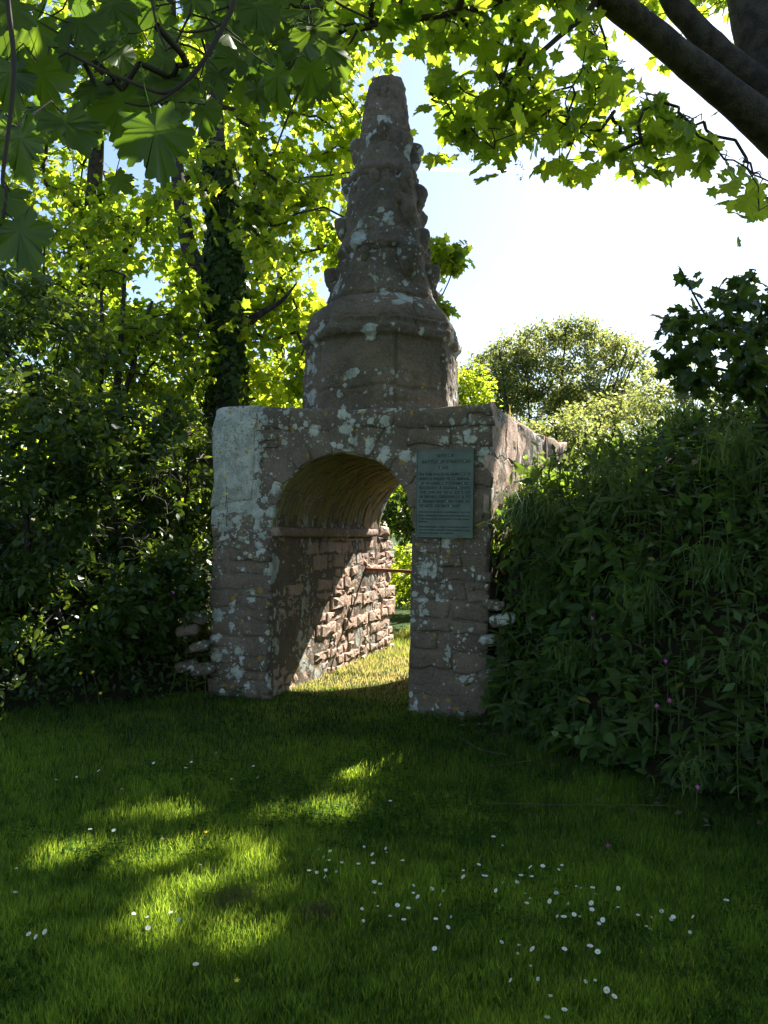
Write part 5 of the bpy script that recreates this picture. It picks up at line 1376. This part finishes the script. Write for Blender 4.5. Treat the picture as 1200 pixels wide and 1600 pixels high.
for px, py, lb, d in [(950, 1322, 'pink-purple flower standing in the lawn near the bank', 4.1), (945, 1332, 'lower bloom beside the pink-purple lawn flower', 4.1), (1040, 1033, 'pink campion on the bank, upper of the right three', 5.0), (1026, 1103, 'pink campion on the bank, lower left of a pair', 4.85), (1046, 1094, 'pink campion on the bank, lower right of a pair', 4.85), (925, 966, 'pink campion on the bank below the hanging grass', 5.6), (1189, 870, 'pink campion high on the right edge of the bank', 5.0), (846, 1250, 'small purple flower at the foot of the bank', 5.0), (702, 1106, 'tiny pink flower at the foot of the right pillar', 6.75), (271, 926, 'pink campion in the dark left hedge beside the pillar', 7.5), (25, 898, 'dim pink campion at the far left of the hedge', 7.2), (1090, 1230, 'purple flower in the leaves at the bank foot, right', 4.5)]:
    p = W(px, py, d); T = thing('pink_flower', lb, 'flower', p); new_obj('bloom', flower_head(np.zeros(3), .017, M['pink'], 5, (.1, -.9, .35)), T)
    base = np.array([rp.normal(0, .03), .05, -min(.30, p[2])]); V, F = tube_path([base, base * .5 + [.01, 0, 0], np.zeros(3)], [.003, .0025, .002], 4); new_obj('stem', mesh_np('stem', V, F, M['stem']), T)
# dead grass clumps and fallen stems
for px, py, s, lb in [(365, 1418, 1.0, 'small heap of dead mown grass left of the lawn centre'), (492, 1440, .8, 'smaller brown heap of dead grass right of the other one')]:
    q = G(px, py); V = []; F = []
    for _ in range(260):
        c_ = np.array([rd.normal(0, .045 * s), rd.normal(0, .045 * s), abs(rd.normal(.03, .012))]); az = rd.uniform(0, PI); d = np.array([math.cos(az), math.sin(az), rd.normal(0, .25)]) * rd.uniform(.02, .05); sd = np.array([0, 0, .0012]); i0 = len(V)
        V += [c_ - d - sd, c_ + d - sd, c_ + d + sd, c_ - d + sd]; F.append((i0, i0 + 1, i0 + 2, i0 + 3))
    o = new_obj('dead_grass_heap', mesh_py('dead_grass_heap', np.array(V), F, M['straw_blade']), kind='stuff', label=lb, category='dead grass'); o.location = (q[0], q[1], .0)
for pts, lb in [([(755, 1255), (880, 1258), (1010, 1258), (1140, 1262), (1200, 1268)], 'long dry stem lying along the foot of the right bank'), ([(755, 1200), (830, 1188), (900, 1190)], 'short dry stem lying in front of the bank near the pillar'), ([(715, 1150), (750, 1172), (795, 1180)], 'thin reddish dry stem nearest the pillar foot')]:
    P = [G(a, b, .05) for a, b in pts]; V, F = tube_path(P, [.003] * len(P), 5)
    new_obj('dry_stem', mesh_np('dry_stem', V, F, M['straw']), label=lb, category='stem')
# leaf litter at the bank foot
rr = np.random.default_rng(7); nl = 650
t = rr.uniform(0, 1, nl) * (len(LB) - 2); i0 = t.astype(int); q = LB[i0] + (LB[i0 + 1] - LB[i0]) * (t - i0)[:, None]; q = q + np.stack([-rr.exponential(.14, nl) + .1, -rr.exponential(.12, nl) + .05], 1)
p = np.stack([q[:, 0], q[:, 1], rr.uniform(.02, .06, nl)], 1)
v, f, at_ = inst(LEAF_Q[0], LEAF_Q[1], p, rand_leaf_frames(nl, (-.3, .4), .5, rr), rr.uniform(.03, .07, nl), rr.uniform(0, 1, nl))
new_obj('leaf_litter', mesh_np('leaf_litter', v, f, M['straw'], True, at_), kind='stuff', label='brown dead leaves and stalks along the foot of the right bank', category='litter')

# ------------------------------------------------------------------ thin vapour trail high in the sky
m, nt, N, L = nodes_of('vapour'); b = NB(nt)
tc = N.new('ShaderNodeTexCoord'); sx = N.new('ShaderNodeSeparateXYZ'); L.new(tc.outputs['Generated'], sx.inputs[0])
v_ = b.math('SUBTRACT', 1.0, b.math('MULTIPLY', b.math('ABSOLUTE', b.math('SUBTRACT', sx.outputs[2], .5)), 2.0))
al = b.math('MULTIPLY', b.rng(v_, 0, .9), b.rng(b.noise(tc.outputs['Object'], .004, 5).outputs[0], .35, .6, .3, .75))
df = N.new('ShaderNodeBsdfDiffuse'); df.inputs[0].default_value = (.95, .95, .95, 1); trl = N.new('ShaderNodeBsdfTranslucent'); trl.inputs[0].default_value = (.95, .95, .95, 1)
ad = N.new('ShaderNodeAddShader'); L.new(df.outputs[0], ad.inputs[0]); L.new(trl.outputs[0], ad.inputs[1])
tp = N.new('ShaderNodeBsdfTransparent'); mx = N.new('ShaderNodeMixShader'); b.put(mx.inputs[0], al); L.new(tp.outputs[0], mx.inputs[1]); L.new(ad.outputs[0], mx.inputs[2])
o = N.new('ShaderNodeOutputMaterial'); L.new(mx.outputs[0], o.inputs[0])
ca = W(640, 264, 6000); cb = W(1000, 274, 6600)
V, F = tube_path([ca, (ca + cb) / 2, cb], [9, 9, 9], 10); new_obj('vapour_trail', mesh_np('vapour_trail', V, F, m), kind='stuff', label='thin white vapour trail right of the pinnacle', category='cloud')
